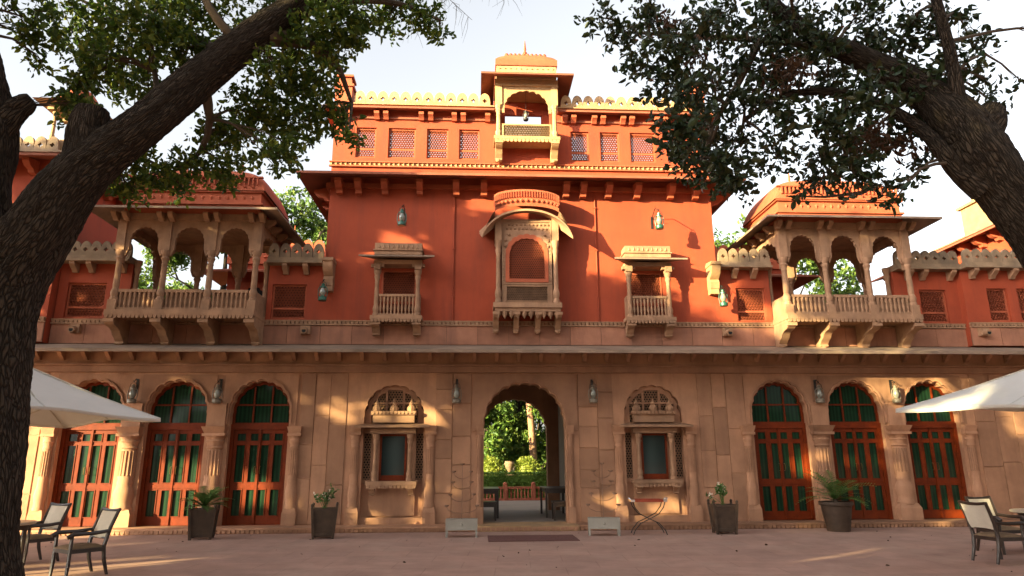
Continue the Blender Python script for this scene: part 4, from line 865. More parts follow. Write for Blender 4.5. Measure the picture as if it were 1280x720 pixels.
def add_crown(root, name, leafm, blobs, skel, br, rng, leaf, per, spread, droop=0.35, twig_r=0.006, origin=(0, 0, 0), wid=0.42, limb_r=0.028, shell=0.0):
    # blobs: (x, y, z, radius(x,y,z), number of sprays): a bough runs from the nearest limb into each
    tips = []
    for bi, (x, y, z, r, k) in enumerate(blobs):
        c = np.array((x, y, z)); s0 = nearest(skel, c)
        mid = (s0+c)/2+np.array((0, 0, 0.12*np.linalg.norm(c-s0)))+rng.normal(size=3)*0.06*np.linalg.norm(c-s0)
        pts, _ = catmull([s0, mid, c], [1, 1, 1], 0.3)
        if np.linalg.norm(c-s0) > 0.15: br.tube(pts, list(np.linspace(limb_r, twig_r*1.6, len(pts))), 5)
        g = rng.normal(size=(k, 3)); g /= np.linalg.norm(g, axis=1)[:, None]; q = (rng.uniform(shell, 1, k)**(1/2.2))[:, None]
        T = c+g*q*np.array(r); tips.append(T)
        for i in range(0, k, max(1, k//14)):
            s = pts[rng.integers(len(pts)//2, len(pts))]; e = T[i]; mm_ = (s+e)/2+np.array((0, 0, 0.04))
            br.tube([s, mm_, e], [twig_r*1.3, twig_r, twig_r*0.5], 3)
    tips = np.concatenate(tips)
    pos, d = sprays(rng, tips, droop, per, spread)
    o = link(name, leaves_mesh(name, pos-np.array(origin), d, leaf, leafm, rng, wid), root); stuff(o); return o

def left_tree():
    rng = np.random.default_rng(11); Y = -12.3; S = 6.4/FPX/0.95      # metres per photo pixel there
    base = P(-24, 815, Y); base[2] = 0
    T = thing('leaning_tree', 'big rough-barked tree with forked trunk leaning over the left cafe table', 'tree', base); L = tuple(-base)
    m = MB()
    q = lambda x, y, dy=0.0: P(x, y, Y+dy)
    b0 = base.copy(); b0[2] = -0.1
    c1 = limb(m, [b0, q(-44, 700), q(-30, 560), q(-20, 440), q(0, 360), q(50, 287), q(104, 216), q(177, 160), q(258, 92, 0.15), q(328, 40, 0.3), q(395, -8, 0.5), q(470, -70, 0.8)],
              [0.48, 0.39, 0.36, 0.36, 0.345, 0.295, 0.25, 0.20, 0.165, 0.165, 0.155, 0.14], 72, 0.025, 0.02, 3.1)
    c2 = limb(m, [q(-12, 420), q(-16, 330), q(-18, 240), q(-10, 170), q(-24, 90, -0.1), q(-40, 10, -0.2), q(-50, -90, -0.4)], [0.32, 0.25, 0.20, 0.21, 0.18, 0.16, 0.14], 52, 0.025, 0.016, 8.7)
    limb(m, [q(104, 225), q(108, 190), q(113, 155), q(117, 138)], [0.22, 0.19, 0.175, 0.15], 36, 0.03, 0.02, 5.2)
    limb(m, [q(-5, 165), q(18, 140), q(34, 128), q(40, 124)], [0.16, 0.11, 0.085, 0.05], 24, 0.03, 0.015, 2.2)
    m.build('trunk', 'bark', T, L, smooth=80)
    br = MB()
    l1 = limb(br, [q(300, 60, 0.2), q(283, 38, 0.1), q(262, 10), q(245, -30)], [0.07, 0.05, 0.045, 0.04], 8, 0.1)
    l2 = limb(br, [q(335, 45, 0.3), q(385, 55, 0.5), q(420, 80, 0.7), q(440, 130, 1.0)], [0.12, 0.06, 0.04, 0.02], 8, 0.15)
    l3 = limb(br, [q(255, 110, 0.2), q(262, 150, 0.5), q(250, 190, 0.8), q(215, 215, 1.0)], [0.07, 0.04, 0.03, 0.015], 8, 0.15)
    l4 = limb(br, [q(380, 10, 0.5), q(440, 0, 0.7), q(500, 5, 0.9), q(550, 25, 1.1)], [0.1, 0.05, 0.035, 0.015], 8, 0.15)
    l5 = limb(br, [q(290, 78, 0.2), q(230, 40, 0.8), q(180, 20, 1.2), q(120, 10, 1.5)], [0.08, 0.05, 0.03, 0.02], 8, 0.15)
    l6 = limb(br, [q(185, 168), q(195, 110, 0.3), q(190, 60, 0.7), q(195, 10, 1.0)], [0.05, 0.03, 0.025, 0.02], 6, 0.15)
    skel = np.array(c1[len(c1)//2:]+c2[len(c2)//2:]+l1+l2+l3+l4+l5+l6)
    bl = [(40, 25, 40, 26), (90, 40, 45, 34), (140, 35, 50, 50), (190, 35, 55, 60), (230, 60, 45, 44), (165, 75, 45, 42), (120, 75, 36, 26), (105, 105, 24, 14), (140, 105, 30, 20), (185, 110, 32, 22),
          (225, 15, 40, 34), (270, 15, 40, 30), (330, 15, 40, 30), (370, 50, 45, 46), (410, 40, 50, 56), (390, 95, 45, 50), (350, 110, 45, 44), (320, 140, 45, 46), (365, 155, 45, 46), (400, 140, 35, 30), (300, 175, 40, 36), (345, 190, 36, 30), (265, 165, 32, 22),
          (275, 205, 30, 20), (230, 210, 30, 18), (190, 220, 32, 24), (160, 232, 28, 18), (225, 235, 20, 8), (280, 228, 16, 6), (165, 190, 24, 10), (430, 150, 16, 8), (437, 172, 16, 7), (95, 128, 22, 16), (88, 145, 16, 8), (110, 175, 12, 3), (440, 25, 45, 42), (490, 15, 40, 32), (530, 22, 34, 20), (550, 40, 14, 4), (300, 60, 26, 10), (340, 75, 24, 12), (40, 50, 22, 8), (55, 78, 14, 4),
          (60, -60, 90, 60), (180, -70, 100, 80), (300, -70, 100, 80), (420, -70, 100, 80), (520, -60, 70, 40), (20, -150, 120, 60), (200, -170, 130, 80), (380, -170, 130, 80), (-80, -60, 90, 50), (-120, 60, 80, 40)]
    B = []
    for x, y, r, k in bl:
        dy = rng.uniform(0.1, 1.6) if y > -20 else rng.uniform(-0.8, 1.6)
        c = P(x, y, Y+dy); rm = r*(c[1]-CAM[1])/FPX; B.append((c[0], c[1], c[2], (rm, rm*1.1, rm*0.85), int(k*1.5)))
    add_crown(T, 'crown', 'leaf_left', B, skel, br, rng, 0.078, 9, 0.11, 0.25, 0.004, base, 0.52, 0.022)
    # bare hanging twigs
    for x0, x1, y1 in ((500, 590, 60), (540, 640, 30), (560, 650, 10), (470, 520, 70)):
        a, b = q(x0, -40, 0.8), q(x1, y1-35, 1.2); c_ = limb(br, [a, (a+b)/2+np.array((0, 0, 0.08)), b], [0.010, 0.006, 0.003], 4, 0.06)
        for k in range(22):
            s0 = c_[rng.integers(len(c_)//3, len(c_))]; e = s0+np.array((rng.normal()*0.10, rng.normal()*0.1, -rng.uniform(0.12, 0.42))); mm_ = (s0+e)/2+np.array((rng.normal()*0.04, 0, 0.02))
            br.tube([s0, mm_, e], [0.0028, 0.0022, 0.001], 3)
    stuff(br.build('branches', 'twig', T, L))
left_tree()
def right_tree():
    rng = np.random.default_rng(5); Y = -12.6
    base = P(1415, 800, Y); base[2] = 0
    T = thing('spreading_tree', 'dark large-leaved tree whose trunk leans in above the right cafe table', 'tree', base); L = tuple(-base)
    q = lambda x, y, dy=0.0: P(x, y, Y+dy)
    m = MB(); b0 = base.copy(); b0[2] = -0.1
    c1 = limb(m, [b0, q(1412, 640), q(1400, 500), q(1365, 390), q(1310, 305), q(1262, 243), q(1224, 192), q(1195, 150, 0.05), q(1150, 108, 0.2), q(1085, 75, 0.35), q(1010, 40, 0.5), q(950, -10, 0.7), q(880, -80, 0.9)],
              [0.48, 0.40, 0.36, 0.31, 0.27, 0.25, 0.265, 0.23, 0.17, 0.12, 0.09, 0.07, 0.05], 64, 0.025, 0.018, 6.3)
    limb(m, [q(1215, 185), q(1232, 155), q(1240, 136)], [0.2, 0.17, 0.11], 30, 0.025, 0.013, 1.3)
    cx = limb(m, [q(1200, 155), q(1190, 80, -0.1), q(1170, 0, -0.2), q(1140, -90, -0.3)], [0.09, 0.06, 0.05, 0.04], 20, 0.05, 0.006, 9.1)
    c2 = limb(m, [q(1228, 238), q(1198, 214), q(1176, 186), q(1150, 160, 0.2), q(1100, 130, 0.4), q(1040, 115, 0.6), q(980, 120, 0.8), q(930, 150, 1.0)], [0.12, 0.085, 0.075, 0.065, 0.05, 0.04, 0.03, 0.02], 20, 0.05, 0.008, 4.1)
    m.build('trunk', 'bark', T, L, smooth=80)
    br = MB()
    l1 = limb(br, [q(1100, 82, 0.3), q(1070, 66, 0.4), q(1040, 60, 0.6), q(950, 50, 0.9), q(860, 45, 1.1), q(780, 40, 1.3)], [0.08, 0.06, 0.05, 0.04, 0.03, 0.015], 8, 0.15)
    l2 = limb(br, [q(950, 50, 0.9), q(920, 110, 1.0), q(890, 160, 1.1), q(880, 210, 1.1)], [0.05, 0.04, 0.03, 0.015], 7, 0.15)
    l3 = limb(br, [q(1060, 115, 0.6), q(1050, 160, 0.7), q(1060, 200, 0.8), q(1080, 240, 0.8)], [0.04, 0.03, 0.02, 0.012], 7, 0.15)
    skel = np.array(c1[len(c1)//2:]+c2+cx+l1+l2+l3)
    bl = [(750, 22, 28, 14), (780, 45, 34, 24), (815, 30, 40, 30), (800, 80, 30, 18), (840, 65, 42, 36), (880, 40, 45, 40), (830, 110, 32, 22), (865, 115, 42, 38), (850, 165, 34, 36), (885, 165, 42, 48), (875, 205, 36, 42), (905, 215, 36, 40), (925, 235, 22, 16), (850, 190, 26, 22), (925, 180, 34, 26), (920, 90, 45, 44), (930, 130, 40, 30), (960, 40, 50, 52), (975, 95, 45, 48), (985, 150, 38, 30), (970, 195, 30, 18), (1020, 50, 50, 56), (1035, 105, 42, 44), (1040, 155, 42, 44), (1025, 195, 36, 30), (1030, 225, 26, 14), (1065, 215, 36, 32), (1075, 180, 36, 34), (1100, 235, 20, 10), (1115, 255, 12, 4), (1080, 60, 46, 50), (1090, 115, 42, 42), (1110, 160, 34, 28), (1135, 45, 45, 40), (1145, 100, 40, 34), (1165, 140, 32, 24), (1150, 200, 22, 8), (1180, 30, 40, 28), (1195, 80, 34, 22), (1215, 60, 30, 16), (1230, 100, 26, 13), (1245, 130, 16, 5), (1140, 225, 14, 4), (1000, 245, 12, 4), (900, 15, 45, 34), (990, 10, 45, 38), (1080, 8, 45, 38), (1275, 100, 14, 3),
          (800, -60, 80, 50), (900, -70, 90, 70), (1000, -70, 90, 70), (1100, -70, 90, 70), (1200, -60, 80, 50), (1300, -80, 110, 60), (1000, -170, 120, 70), (1150, -180, 130, 80), (1300, -180, 120, 60), (1380, 40, 80, 40)]
    B = []
    for x, y, r, k in bl:
        dy = rng.uniform(-0.2, 1.4) if y > -20 else rng.uniform(-0.8, 1.5)
        c = P(x, y, Y+dy); rm = r*(c[1]-CAM[1])/FPX; B.append((c[0], c[1], c[2], (rm, rm*1.1, rm*0.85), int(k*0.92)))
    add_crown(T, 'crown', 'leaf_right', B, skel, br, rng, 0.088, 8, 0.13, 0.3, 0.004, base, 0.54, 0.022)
    D = []
    for x, y, r, k in ((975, 95, 26, 14), (1000, 80, 20, 8), (870, 60, 18, 8), (830, 35, 16, 6), (1090, 165, 26, 14), (1130, 185, 22, 10), (1060, 175, 20, 8), (960, 115, 16, 6)):
        c = P(x, y, Y+rng.uniform(-0.1, 0.5)); rm = r*(c[1]-CAM[1])/FPX; D.append((c[0], c[1], c[2], (rm, rm, rm), k))
    add_crown(T, 'dry_leaves', 'leaf_dry', D, skel, br, rng, 0.085, 8, 0.11, 0.5, 0.004, base, 0.35, 0.015)
    stuff(br.build('branches', 'twig', T, L))
right_tree()
def tree(name, label, x, y, h, cz0, cr, n, seed, leafm='leaf_back', leaf=0.22, per=9, spread=0.32, nb=26, group=None, tr=0.22, flat=1.0, lean=(0, 0), clump=None):
    rng = np.random.default_rng(seed); T = thing(name, label, 'tree', (x, y, 0), 0, group)
    m = MB(); zt = (cz0+h)/2
    c1 = limb(m, [(0, 0, -0.1), (0.1+lean[0]*.3, 0.05+lean[1]*.3, cz0*0.5), (0.0+lean[0]*.7, 0.1+lean[1]*.7, cz0), (0.15+lean[0], 0+lean[1], zt), (lean[0], 0.1+lean[1], h*0.92)], [tr*1.25, tr, tr*0.85, tr*0.5, tr*0.12], 12, 0.3, 0.012, seed)
    B = []; sk = list(c1[len(c1)//2:]); br = MB()
    for k in range(7):
        a = 2.4*k+rng.uniform(-.3, .3); s = c1[int(len(c1)*(0.42+0.06*k))]; e = np.array((lean[0]+cr*0.75*math.cos(a), lean[1]+cr*0.75*math.sin(a), cz0+(h-cz0)*rng.uniform(0.25, 0.85)))
        sk += limb(m, [s, (s+e)/2+np.array((0, 0, 0.3)), e], [tr*0.4, tr*0.22, tr*0.08], 7, 0.3)
    for k in range(nb):
        a = rng.uniform(0, 2*math.pi); t = (k+0.5)/nb; zz = cz0+(h-cz0)*t; env = math.sqrt(max(0.08, 1-((t-0.42)/0.62)**2))
        rr = cr*env*math.sqrt(rng.uniform(0.05, 1)); br_ = rng.uniform(*(clump or (0.22, 0.40)))*cr
        B.append((lean[0]+rr*math.cos(a), lean[1]+rr*math.sin(a), zz, (br_, br_, br_*0.7*flat), max(3, int(n/nb*rng.uniform(0.6, 1.4)))))
    m.build('trunk', 'bark', T, smooth=80)
    add_crown(T, 'crown', leafm, B, np.array(sk), br, rng, leaf, per, spread, 0.25, 0.012, (0, 0, 0), 0.5, 0.05, shell=0.25)
    stuff(br.build('branches', 'twig', T))
    return T
# unseen trees: those on the sunny side of the forecourt shade the front
SHADE = [(-15.0, -9.2, 12.3, 6.9, 3.4, 1700, 'first'), (-18.5, -8.0, 12.4, 6.9, 3.8, 1700, 'second'), (-22.5, -9.5, 13.0, 6.9, 3.8, 2200, 'third'), (-27.0, -9.0, 13.4, 6.6, 4.0, 2000, 'fourth'),
         (-11.5, -16.5, 13.4, 10.7, 3.4, 1800, 'fifth'), (-18.6, -15.4, 11.0, 3.5, 3.7, 3200, 'sixth'), (-24.0, -16.5, 11.4, 4.0, 4.4, 2600, 'seventh'), (-6.5, -22.5, 12.5, 3.0, 4.2, 3600, 'eighth')]
SHADE += [(-13.0, -24.0, 13.0, 2.5, 4.4, 3600, 'ninth'), (-20.5, -24.5, 12.5, 2.5, 4.2, 1300, 'tenth'), (1.0, -27.0, 13.0, 1.8, 4.4, 1300, 'eleventh'), (8.5, -26.0, 13.0, 1.8, 4.4, 1300, 'twelfth'), (16.5, -25.0, 13.0, 1.8, 4.6, 1300, 'thirteenth'), (24.5, -22.0, 13.0, 1.8, 4.6, 1300, 'fourteenth'), (15.2, -8.2, 12.5, 3.2, 4.2, 2200, 'fifteenth'), (25.0, -7.0, 12.0, 2.0, 4.2, 1300, 'sixteenth'), (-12.6, -15.6, 6.6, 1.2, 2.9, 2200, 'seventeenth'), (-28.2, -16.5, 11.6, 4.0, 3.2, 1500, 'eighteenth')]  # rows behind the viewer and at right are unseen, added to cut sky fill
for i, (x, y, h, c0, cr, n, w) in enumerate(SHADE):
    tree('garden_tree', 'leafy unseen tree set around the forecourt for its shade', x, y, h, c0, cr, n, 21+i, 'leaf_left', 0.26, 9, 0.30, (14, 14, 17, 17, 32, 32, 20, 32, 32)[i] if i < 9 else 12 if i == 17 else 17, 'forecourt shade trees', 0.28, 1.0, (0, 0), (0.20, 0.34))
# trees behind the palace
tree('background_tree', 'tall pale green tree rising behind the roof left of the tall centre', -11.8, 18.0, 15.8, 5.0, 3.4, 1800, 31, 'leaf_back', 0.26, 9, 0.4, 30, 'trees behind the palace', 0.3)
tree('background_tree', 'bright green tree between the left pavilion and the tall centre', -8.8, 22.0, 15.4, 4.0, 3.0, 1600, 32, 'leaf_back', 0.26, 9, 0.4, 28, 'trees behind the palace', 0.3)
tree('background_tree', 'green tree seen through the arches of the left pavilion', -13.6, 13.5, 13.6, 6.6, 3.4, 2200, 33, 'leaf_back', 0.24, 9, 0.36, 30, 'trees behind the palace', 0.25)
tree('background_tree', 'green tree seen through the arches of the right pavilion', 13.0, 14.0, 13.4, 5.6, 3.8, 2600, 34, 'leaf_back', 0.24, 9, 0.36, 32, 'trees behind the palace', 0.25)
tree('background_tree', 'light green treetop behind the parapet right of the tall centre', 12.0, 24.0, 14.2, 4.0, 3.4, 800, 35, 'leaf_back', 0.26, 9, 0.4, 24, 'trees behind the palace', 0.3)
# garden seen through the gate
GT = [(-1.3, 18.6, 6.2, 0.9, 1.9, 900, 'leaf_garden', 'round bright green garden tree left of the view through the gate'), (1.0, 20.6, 7.0, 0.9, 2.1, 1000, 'leaf_back', 'leafy garden tree in the middle of the view through the gate'), (3.5, 19.0, 6.5, 0.6, 1.9, 900, 'leaf_garden', 'dense green garden tree right of the view through the gate'),
      (-2.2, 25.0, 10.0, 1.0, 3.2, 1400, 'leaf_back', 'tall sunlit tree at the back of the garden beyond the gate'), (2.6, 25.5, 10.5, 1.0, 3.2, 1400, 'leaf_garden', 'tall green tree right of the back of the garden beyond the gate'), (6.8, 24.5, 10.0, 1.0, 3.2, 1200, 'leaf_garden', 'tall dark tree at the far right of the garden beyond the gate'), (-7.5, 27.0, 11.0, 1.5, 3.6, 1200, 'leaf_garden', 'tall dark tree at the far left of the garden beyond the gate')]
for i, (x, y, h, c0, cr, n, lm, lb) in enumerate(GT): tree('garden_tree', lb, x, y, h, c0, cr, n, 41+i, lm, 0.24, 9, 0.32, 22, 'trees in the garden beyond the gate', 0.16)
T = thing('bare_trunk', 'pale bare tree trunk leaning among the foliage beyond the gate', 'tree', (1.75, 18.2, 0)); m = MB(); limb(m, [(0, 0, 0), (-0.05, 0, 2.5), (-0.25, 0, 5), (-0.7, 0, 8.2)], [0.22, 0.19, 0.17, 0.12], 14, 0.15, 0.01, 2); limb(m, [(-0.3, 0, 5.4), (0.3, 0.1, 6.6), (0.7, 0.2, 8.0)], [0.1, 0.08, 0.04], 8, 0.2); m.build('trunk', 'carved', T)
def bush(name, label, cat, x, y, hx, hy, h, n, seed, leafm, leaf, box=False, group=None):
    rng = np.random.default_rng(seed); T = thing(name, label, cat, (x, y, 0), 0, group)
    m = MB()
    for i in range(6): m.tube([(rng.normal()*0.1*hx, rng.normal()*0.1*hy, -0.02), (rng.uniform(-1, 1)*hx*0.6, rng.uniform(-1, 1)*hy*0.6, h*0.75)], [0.03, 0.01], 5)
    m.build('stems', 'twig', T)
    if box:
        u = rng.uniform(-1, 1, (n, 3)); f = rng.integers(0, 3, n); u[np.arange(n), f] = np.where(rng.uniform(size=n) < .5, -1, 1)*rng.uniform(0.9, 1.03, n); u[:, 2] = np.where(f == 2, np.abs(u[:, 2]), u[:, 2])
    else:
        u = rng.normal(size=(n, 3)); u /= np.linalg.norm(u, axis=1)[:, None]; u *= rng.uniform(0.75, 1.04, n)[:, None]
    p = np.stack([u[:, 0]*hx, u[:, 1]*hy, h/2+u[:, 2]*h/2], 1); d = u+rng.normal(size=(n, 3))*0.7
    o = link('foliage', leaves_mesh('foliage', p, d, leaf, leafm, rng, 0.55), T); stuff(o)
    m = MB(); 
    if box: m.box(-hx*0.93, hx*0.93, -hy*0.9, hy*0.9, 0.02, h*0.93)
    else: m.lathe(0, 0, [(0.01, h*0.06), (hx*0.6, h*0.15), (hx*0.85, h*0.45), (hx*0.6, h*0.8), (0.02, h*0.92)], 12)
    m.build('inner_foliage', leafm, T)
    return T
bush('clipped_hedge', 'long clipped dark green hedge behind the terracotta railing', 'hedge', 0.5, 14.6, 8.0, 0.5, 1.15, 16000, 61, 'leaf_garden', 0.09, True)
for i, (x, y, r, h, lb) in enumerate(((-0.55, 16.2, 0.55, 1.9, 'small yellow-green ball shrub left of the garden urn'), (1.25, 16.4, 0.75, 1.9, 'larger yellow-green shrub right of the garden urn'), (-2.1, 16.6, 0.6, 1.7, 'yellow-green shrub at the left edge of the gate view'), (3.2, 16.8, 0.55, 1.8, 'yellow-green shrub beside the dark tree beyond the gate'))):
    bush('round_shrub', lb, 'shrub', x, y, r, r, h, 2600, 71+i, 'leaf_yellow', 0.10, False, 'shrubs behind the hedge')
T = thing('garden_urn', 'grey stone urn on a pedestal among the shrubs', 'urn', (0.35, 16.0, 0)); m = MB(); m.box(-0.2, 0.2, -0.2, 0.2, 0, 1.1); m.build('pedestal', 'parapet', T); m = MB(); m.lathe(0, 0, [(0.1, 1.101), (0.06, 1.2), (0.2, 1.4), (0.26, 1.6), (0.22, 1.68), (0.24, 1.72)], 12); m.build('bowl', 'parapet', T)
# terracotta railing
T = thing('garden_railing', 'low terracotta railing with posts across the far side of the inner court', 'railing', (0, 13.2, 0))
m = MB(); m.box(-8, 8, -0.07, 0.07, 0.50, 0.60); m.build('top_rail', 'terracotta', T); m = MB(); m.box(-8, 8, -0.09, 0.09, 0, 0.10); m.build('kerb', 'terracotta', T)
me = MB().lathe(0, 0, [(0.045, 0.10), (0.03, 0.16), (0.05, 0.28), (0.028, 0.42), (0.045, 0.50)], 6).mesh('baluster', 'terracotta')
for i in range(52): link('baluster', me, T, (-3.9+i*0.155, 0, 0))
me = MB().box(-0.09, 0.09, -0.1, 0.1, 0, 0.70).lathe(0, 0, [(0.09, 0.70), (0.10, 0.74), (0.04, 0.80)], 8).mesh('post', 'terracotta')
for i in range(13): link('post', me, T, (-7.6+i*1.27, 0, 0))

# ================================================================ furniture and fittings
# wall lanterns
def make_lantern(name, label, body, wall=True, arm=0.30, up=0.10):
    T = thing(name, label, 'lantern')
    m = MB(); m.lathe(0, -arm, [(0.10, 0.0), (0.115, 0.02), (0.115, 0.09), (0.08, 0.12), (0.05, 0.14)], 12); m.build('oil_tank', body, T)
    m = MB(); m.lathe(0, -arm, [(0.05, 0.141), (0.085, 0.20), (0.09, 0.26), (0.06, 0.34), (0.05, 0.37)], 12); m.build('glass_globe', 'globe', T)
    m = MB(); m.lathe(0, -arm, [(0.075, 0.371), (0.075, 0.40), (0.045, 0.43), (0.05, 0.47), (0.02, 0.50)], 10); m.build('cap', body, T)
    m = MB()
    for s in (-1, 1): m.tube([(s*0.10, -arm, 0.06), (s*0.125, -arm, 0.2), (s*0.115, -arm, 0.34), (s*0.06, -arm, 0.41)], 0.012, 6)
    m.build('side_tubes', body, T)
    m = MB(); m.tube([(-0.10, -arm, 0.38), (-0.08, -arm, 0.50), (0, -arm, 0.56), (0.08, -arm, 0.50), (0.10, -arm, 0.38)], 0.007, 5); m.build('bail_handle', 'iron', T)
    if wall:
        m = MB(); m.box(-0.03, 0.03, -0.015, 0.0, 0.28, 0.66); m.tube([(0, -0.01, 0.58), (0, -arm*0.55, 0.60+up), (0, -arm, 0.555), (0, -arm-0.03, 0.59)], 0.012, 6); m.tube([(0, -0.01, 0.40), (0, -arm*0.4, 0.58)], 0.008, 5); m.build('wall_arm', 'iron', T)
    return T
gl = make_lantern('wall_lantern', 'green hurricane lantern on an iron arm left of the central jharokha', 'lanterngreen', True, 0.80, 0.16)
gl.location = (-3.42, -0.001, 8.02)
dup(gl, (3.80, -0.001, 8.02), 0, 'green hurricane lantern on an iron arm right of the central jharokha')
gs = make_lantern('wall_lantern', 'green hurricane lantern hanging from the stone corbel at the left end of the tall centre', 'lanterngreen', True, 0.16, 0.03)
gs.location = (-5.55, -0.20, 5.98)
dup(gs, (5.62, -0.20, 5.90), 0, 'green hurricane lantern hanging from the stone corbel at the right end of the tall centre')
gg = make_lantern('wall_lantern', 'grey-brown lantern over the column between the two outermost left doors', 'lanterngrey', True, 0.20, 0.05)
gg.location = (-10.33, -0.03, 3.22)
for x, lb in ((-8.15, 'grey-brown lantern over the column between the second and third left doors'), (-1.85, 'grey-brown lantern on the slabs left of the gateway'), (1.85, 'grey-brown lantern on the slabs right of the gateway'), (8.15, 'grey-brown lantern over the column between the first and second right doors'), (10.33, 'grey-brown lantern over the column between the two outermost right doors')):
    dup(gg, (x, -0.03, 3.22), 0, lb, None)
kl = make_lantern('hanging_lantern', 'dark lantern hanging in the arch of the rooftop kiosk', 'iron', False, 0.0)
kl.scale = (0.68, 0.68, 0.68); kl.location = (0.10, -0.20, 11.62); m = MB(); m.tube([(0, 0, 0.55), (0, 0, 1.385)], 0.008, 5); m.build('chain', 'iron', kl)
# wooden planters
def make_planter(label):
    T = thing('planter', label, 'planter')
    m = MB(); m.frust((-0.21, 0.21, -0.21, 0.21, 0.05), (-0.27, 0.27, -0.27, 0.27, 0.66)); m.build('box', 'planterwood', T, smooth=0)
    for sx in (-1, 1):
        for sy in (-1, 1):
            m = MB(); m.add([(sx*(0.215+dx)+0, sy*(0.215+dy), 0) for dx, dy in ((-.028, -.028), (.028, -.028), (.028, .028), (-.028, .028))]+[(sx*(0.275+dx), sy*(0.275+dy), 0.70) for dx, dy in ((-.028, -.028), (.028, -.028), (.028, .028), (-.028, .028))], [(0, 1, 2, 3), (4, 5, 6, 7), (0, 1, 5, 4), (1, 2, 6, 5), (2, 3, 7, 6), (3, 0, 4, 7)])
            m.lathe(sx*0.275, sy*0.275, [(0.02, 0.70), (0.035, 0.73), (0.03, 0.76), (0.008, 0.78)], 8); m.build('corner_post', 'planterwood', T)
    for a in range(4):
        c_, s_ = math.cos(a*math.pi/2), math.sin(a*math.pi/2)
        for z, w, y in ((0.62, 0.245, 0.272), (0.08, 0.20, 0.222)):
            m = MB(); m.box(-w, w, -y-0.012, -y+0.02, z, z+0.05); m.v = [(c_*p[0]-s_*p[1], s_*p[0]+c_*p[1], p[2]) for p in m.v]; m.build('rail', 'planterwood', T)
    m = MB(); m.box(-0.25, 0.25, -0.25, 0.25, 0.60, 0.64); m.build('soil', 'soil', T)
    return T
def frond_mesh(L, rng, pairs=14, wid=0.16):
    v = []; f = []
    for k in range(pairs):
        t = (k+1)/pairs; x = L*t; z = L*(0.75*t-0.55*t*t); ll = wid*math.sin(math.pi*(0.12+0.85*t))+0.02
        for s in (-1, 1):
            b = len(v); v += [(x-0.017, 0, z), (x+0.017, 0, z), (x+ll*0.55, s*ll, z+ll*0.15)]; f.append((b, b+1, b+2))
    b = len(v); n = 8
    for k in range(n+1):
        t = k/n; w = 0.008*(1-t)+0.002; v += [(L*t, -w, L*(0.75*t-0.55*t*t)+0.002), (L*t, w, L*(0.75*t-0.55*t*t)+0.002)]
    for k in range(n): f.append((b+2*k, b+2*k+1, b+2*k+3, b+2*k+2))
    m = MB(); m.add(v, f); me = m.mesh('frond', 'frond', 0); return me
def cycad(label, loc, size, seed):
    rng = np.random.default_rng(seed); T = thing('potted_cycad', label, 'plant', loc)
    m = MB(); m.lathe(0, 0, [(0.06, -0.05), (0.08, 0.04), (0.05, 0.10)], 8); m.build('stem', 'twig', T)
    ms = [frond_mesh(size*k, rng) for k in (0.8, 1.0, 1.15)]
    for i in range(36):
        o = link('frond', ms[i % 3], T, (0, 0, 0.06)); o.rotation_euler = (rng.uniform(-.2, .2), rng.uniform(-0.75, 0.35), i*2.4)
def seedling(label, loc, seed):
    rng = np.random.default_rng(seed); T = thing('potted_shrub', label, 'plant', loc); m = MB(); tips = []
    for i in range(9):
        e = np.array((rng.normal()*0.13, rng.normal()*0.10, rng.uniform(0.22, 0.48))); m.tube([(rng.normal()*0.03, rng.normal()*0.03, -0.03), e*0.5+np.array((0, 0, 0.05)), e], [0.008, 0.006, 0.003], 5); tips.append(e); tips.append(e*0.75)
    m.build('stems', 'frond', T)
    pos, d = sprays(rng, tips, 0.0, 7, 0.06); stuff(link('leaves', leaves_mesh('leaves', pos, d, 0.10, 'frond', rng, 0.4), T))
    pos, d = sprays(rng, tips[:10], 0.0, 5, 0.03); pos[:, 2] += 0.04; stuff(link('blossom', leaves_mesh('blossom', pos, d, 0.045, 'petal', rng, 0.8), T))
pl = make_planter('dark wooden planter with a feathery cycad between the left doors'); pl.location = (-7.63, -1.72, 0); pl.rotation_euler[2] = rad(12)
cycad('feathery cycad in the planter between the left doors', (-7.63, -1.72, 0.64), 0.55, 3)
dup(pl, (-4.84, -1.80, 0), rad(10), 'dark wooden planter with a white flowering shrub left of the gate'); seedling('white flowering shrub in the planter left of the gate', (-4.84, -1.80, 0.64), 8)
dup(pl, (4.66, -1.72, 0), rad(-6), 'dark wooden planter with a pale flowering shrub right of the gate'); seedling('pale flowering shrub in the planter right of the gate', (4.66, -1.72, 0.64), 9)
def drum_planter():
    T = thing('planter', 'big dark tapered planter with a cycad by the right doors', 'planter', (7.62, -1.45, 0))
    m = MB(); m.lathe(0, 0, [(0.26, 0), (0.27, 0.03), (0.36, 0.60), (0.40, 0.62), (0.40, 0.70), (0.34, 0.70), (0.33, 0.60)], 16); m.build('body', 'planterwood', T, smooth=50)
    m = MB(); m.lathe(0, 0, [(0.33, 0.6), (0.33, 0.63), (0.05, 0.66)], 14); m.build('soil', 'soil', T)
    cycad('feathery cycad in the big planter by the right doors', (7.62, -1.45, 0.66), 0.85, 4)
drum_planter()
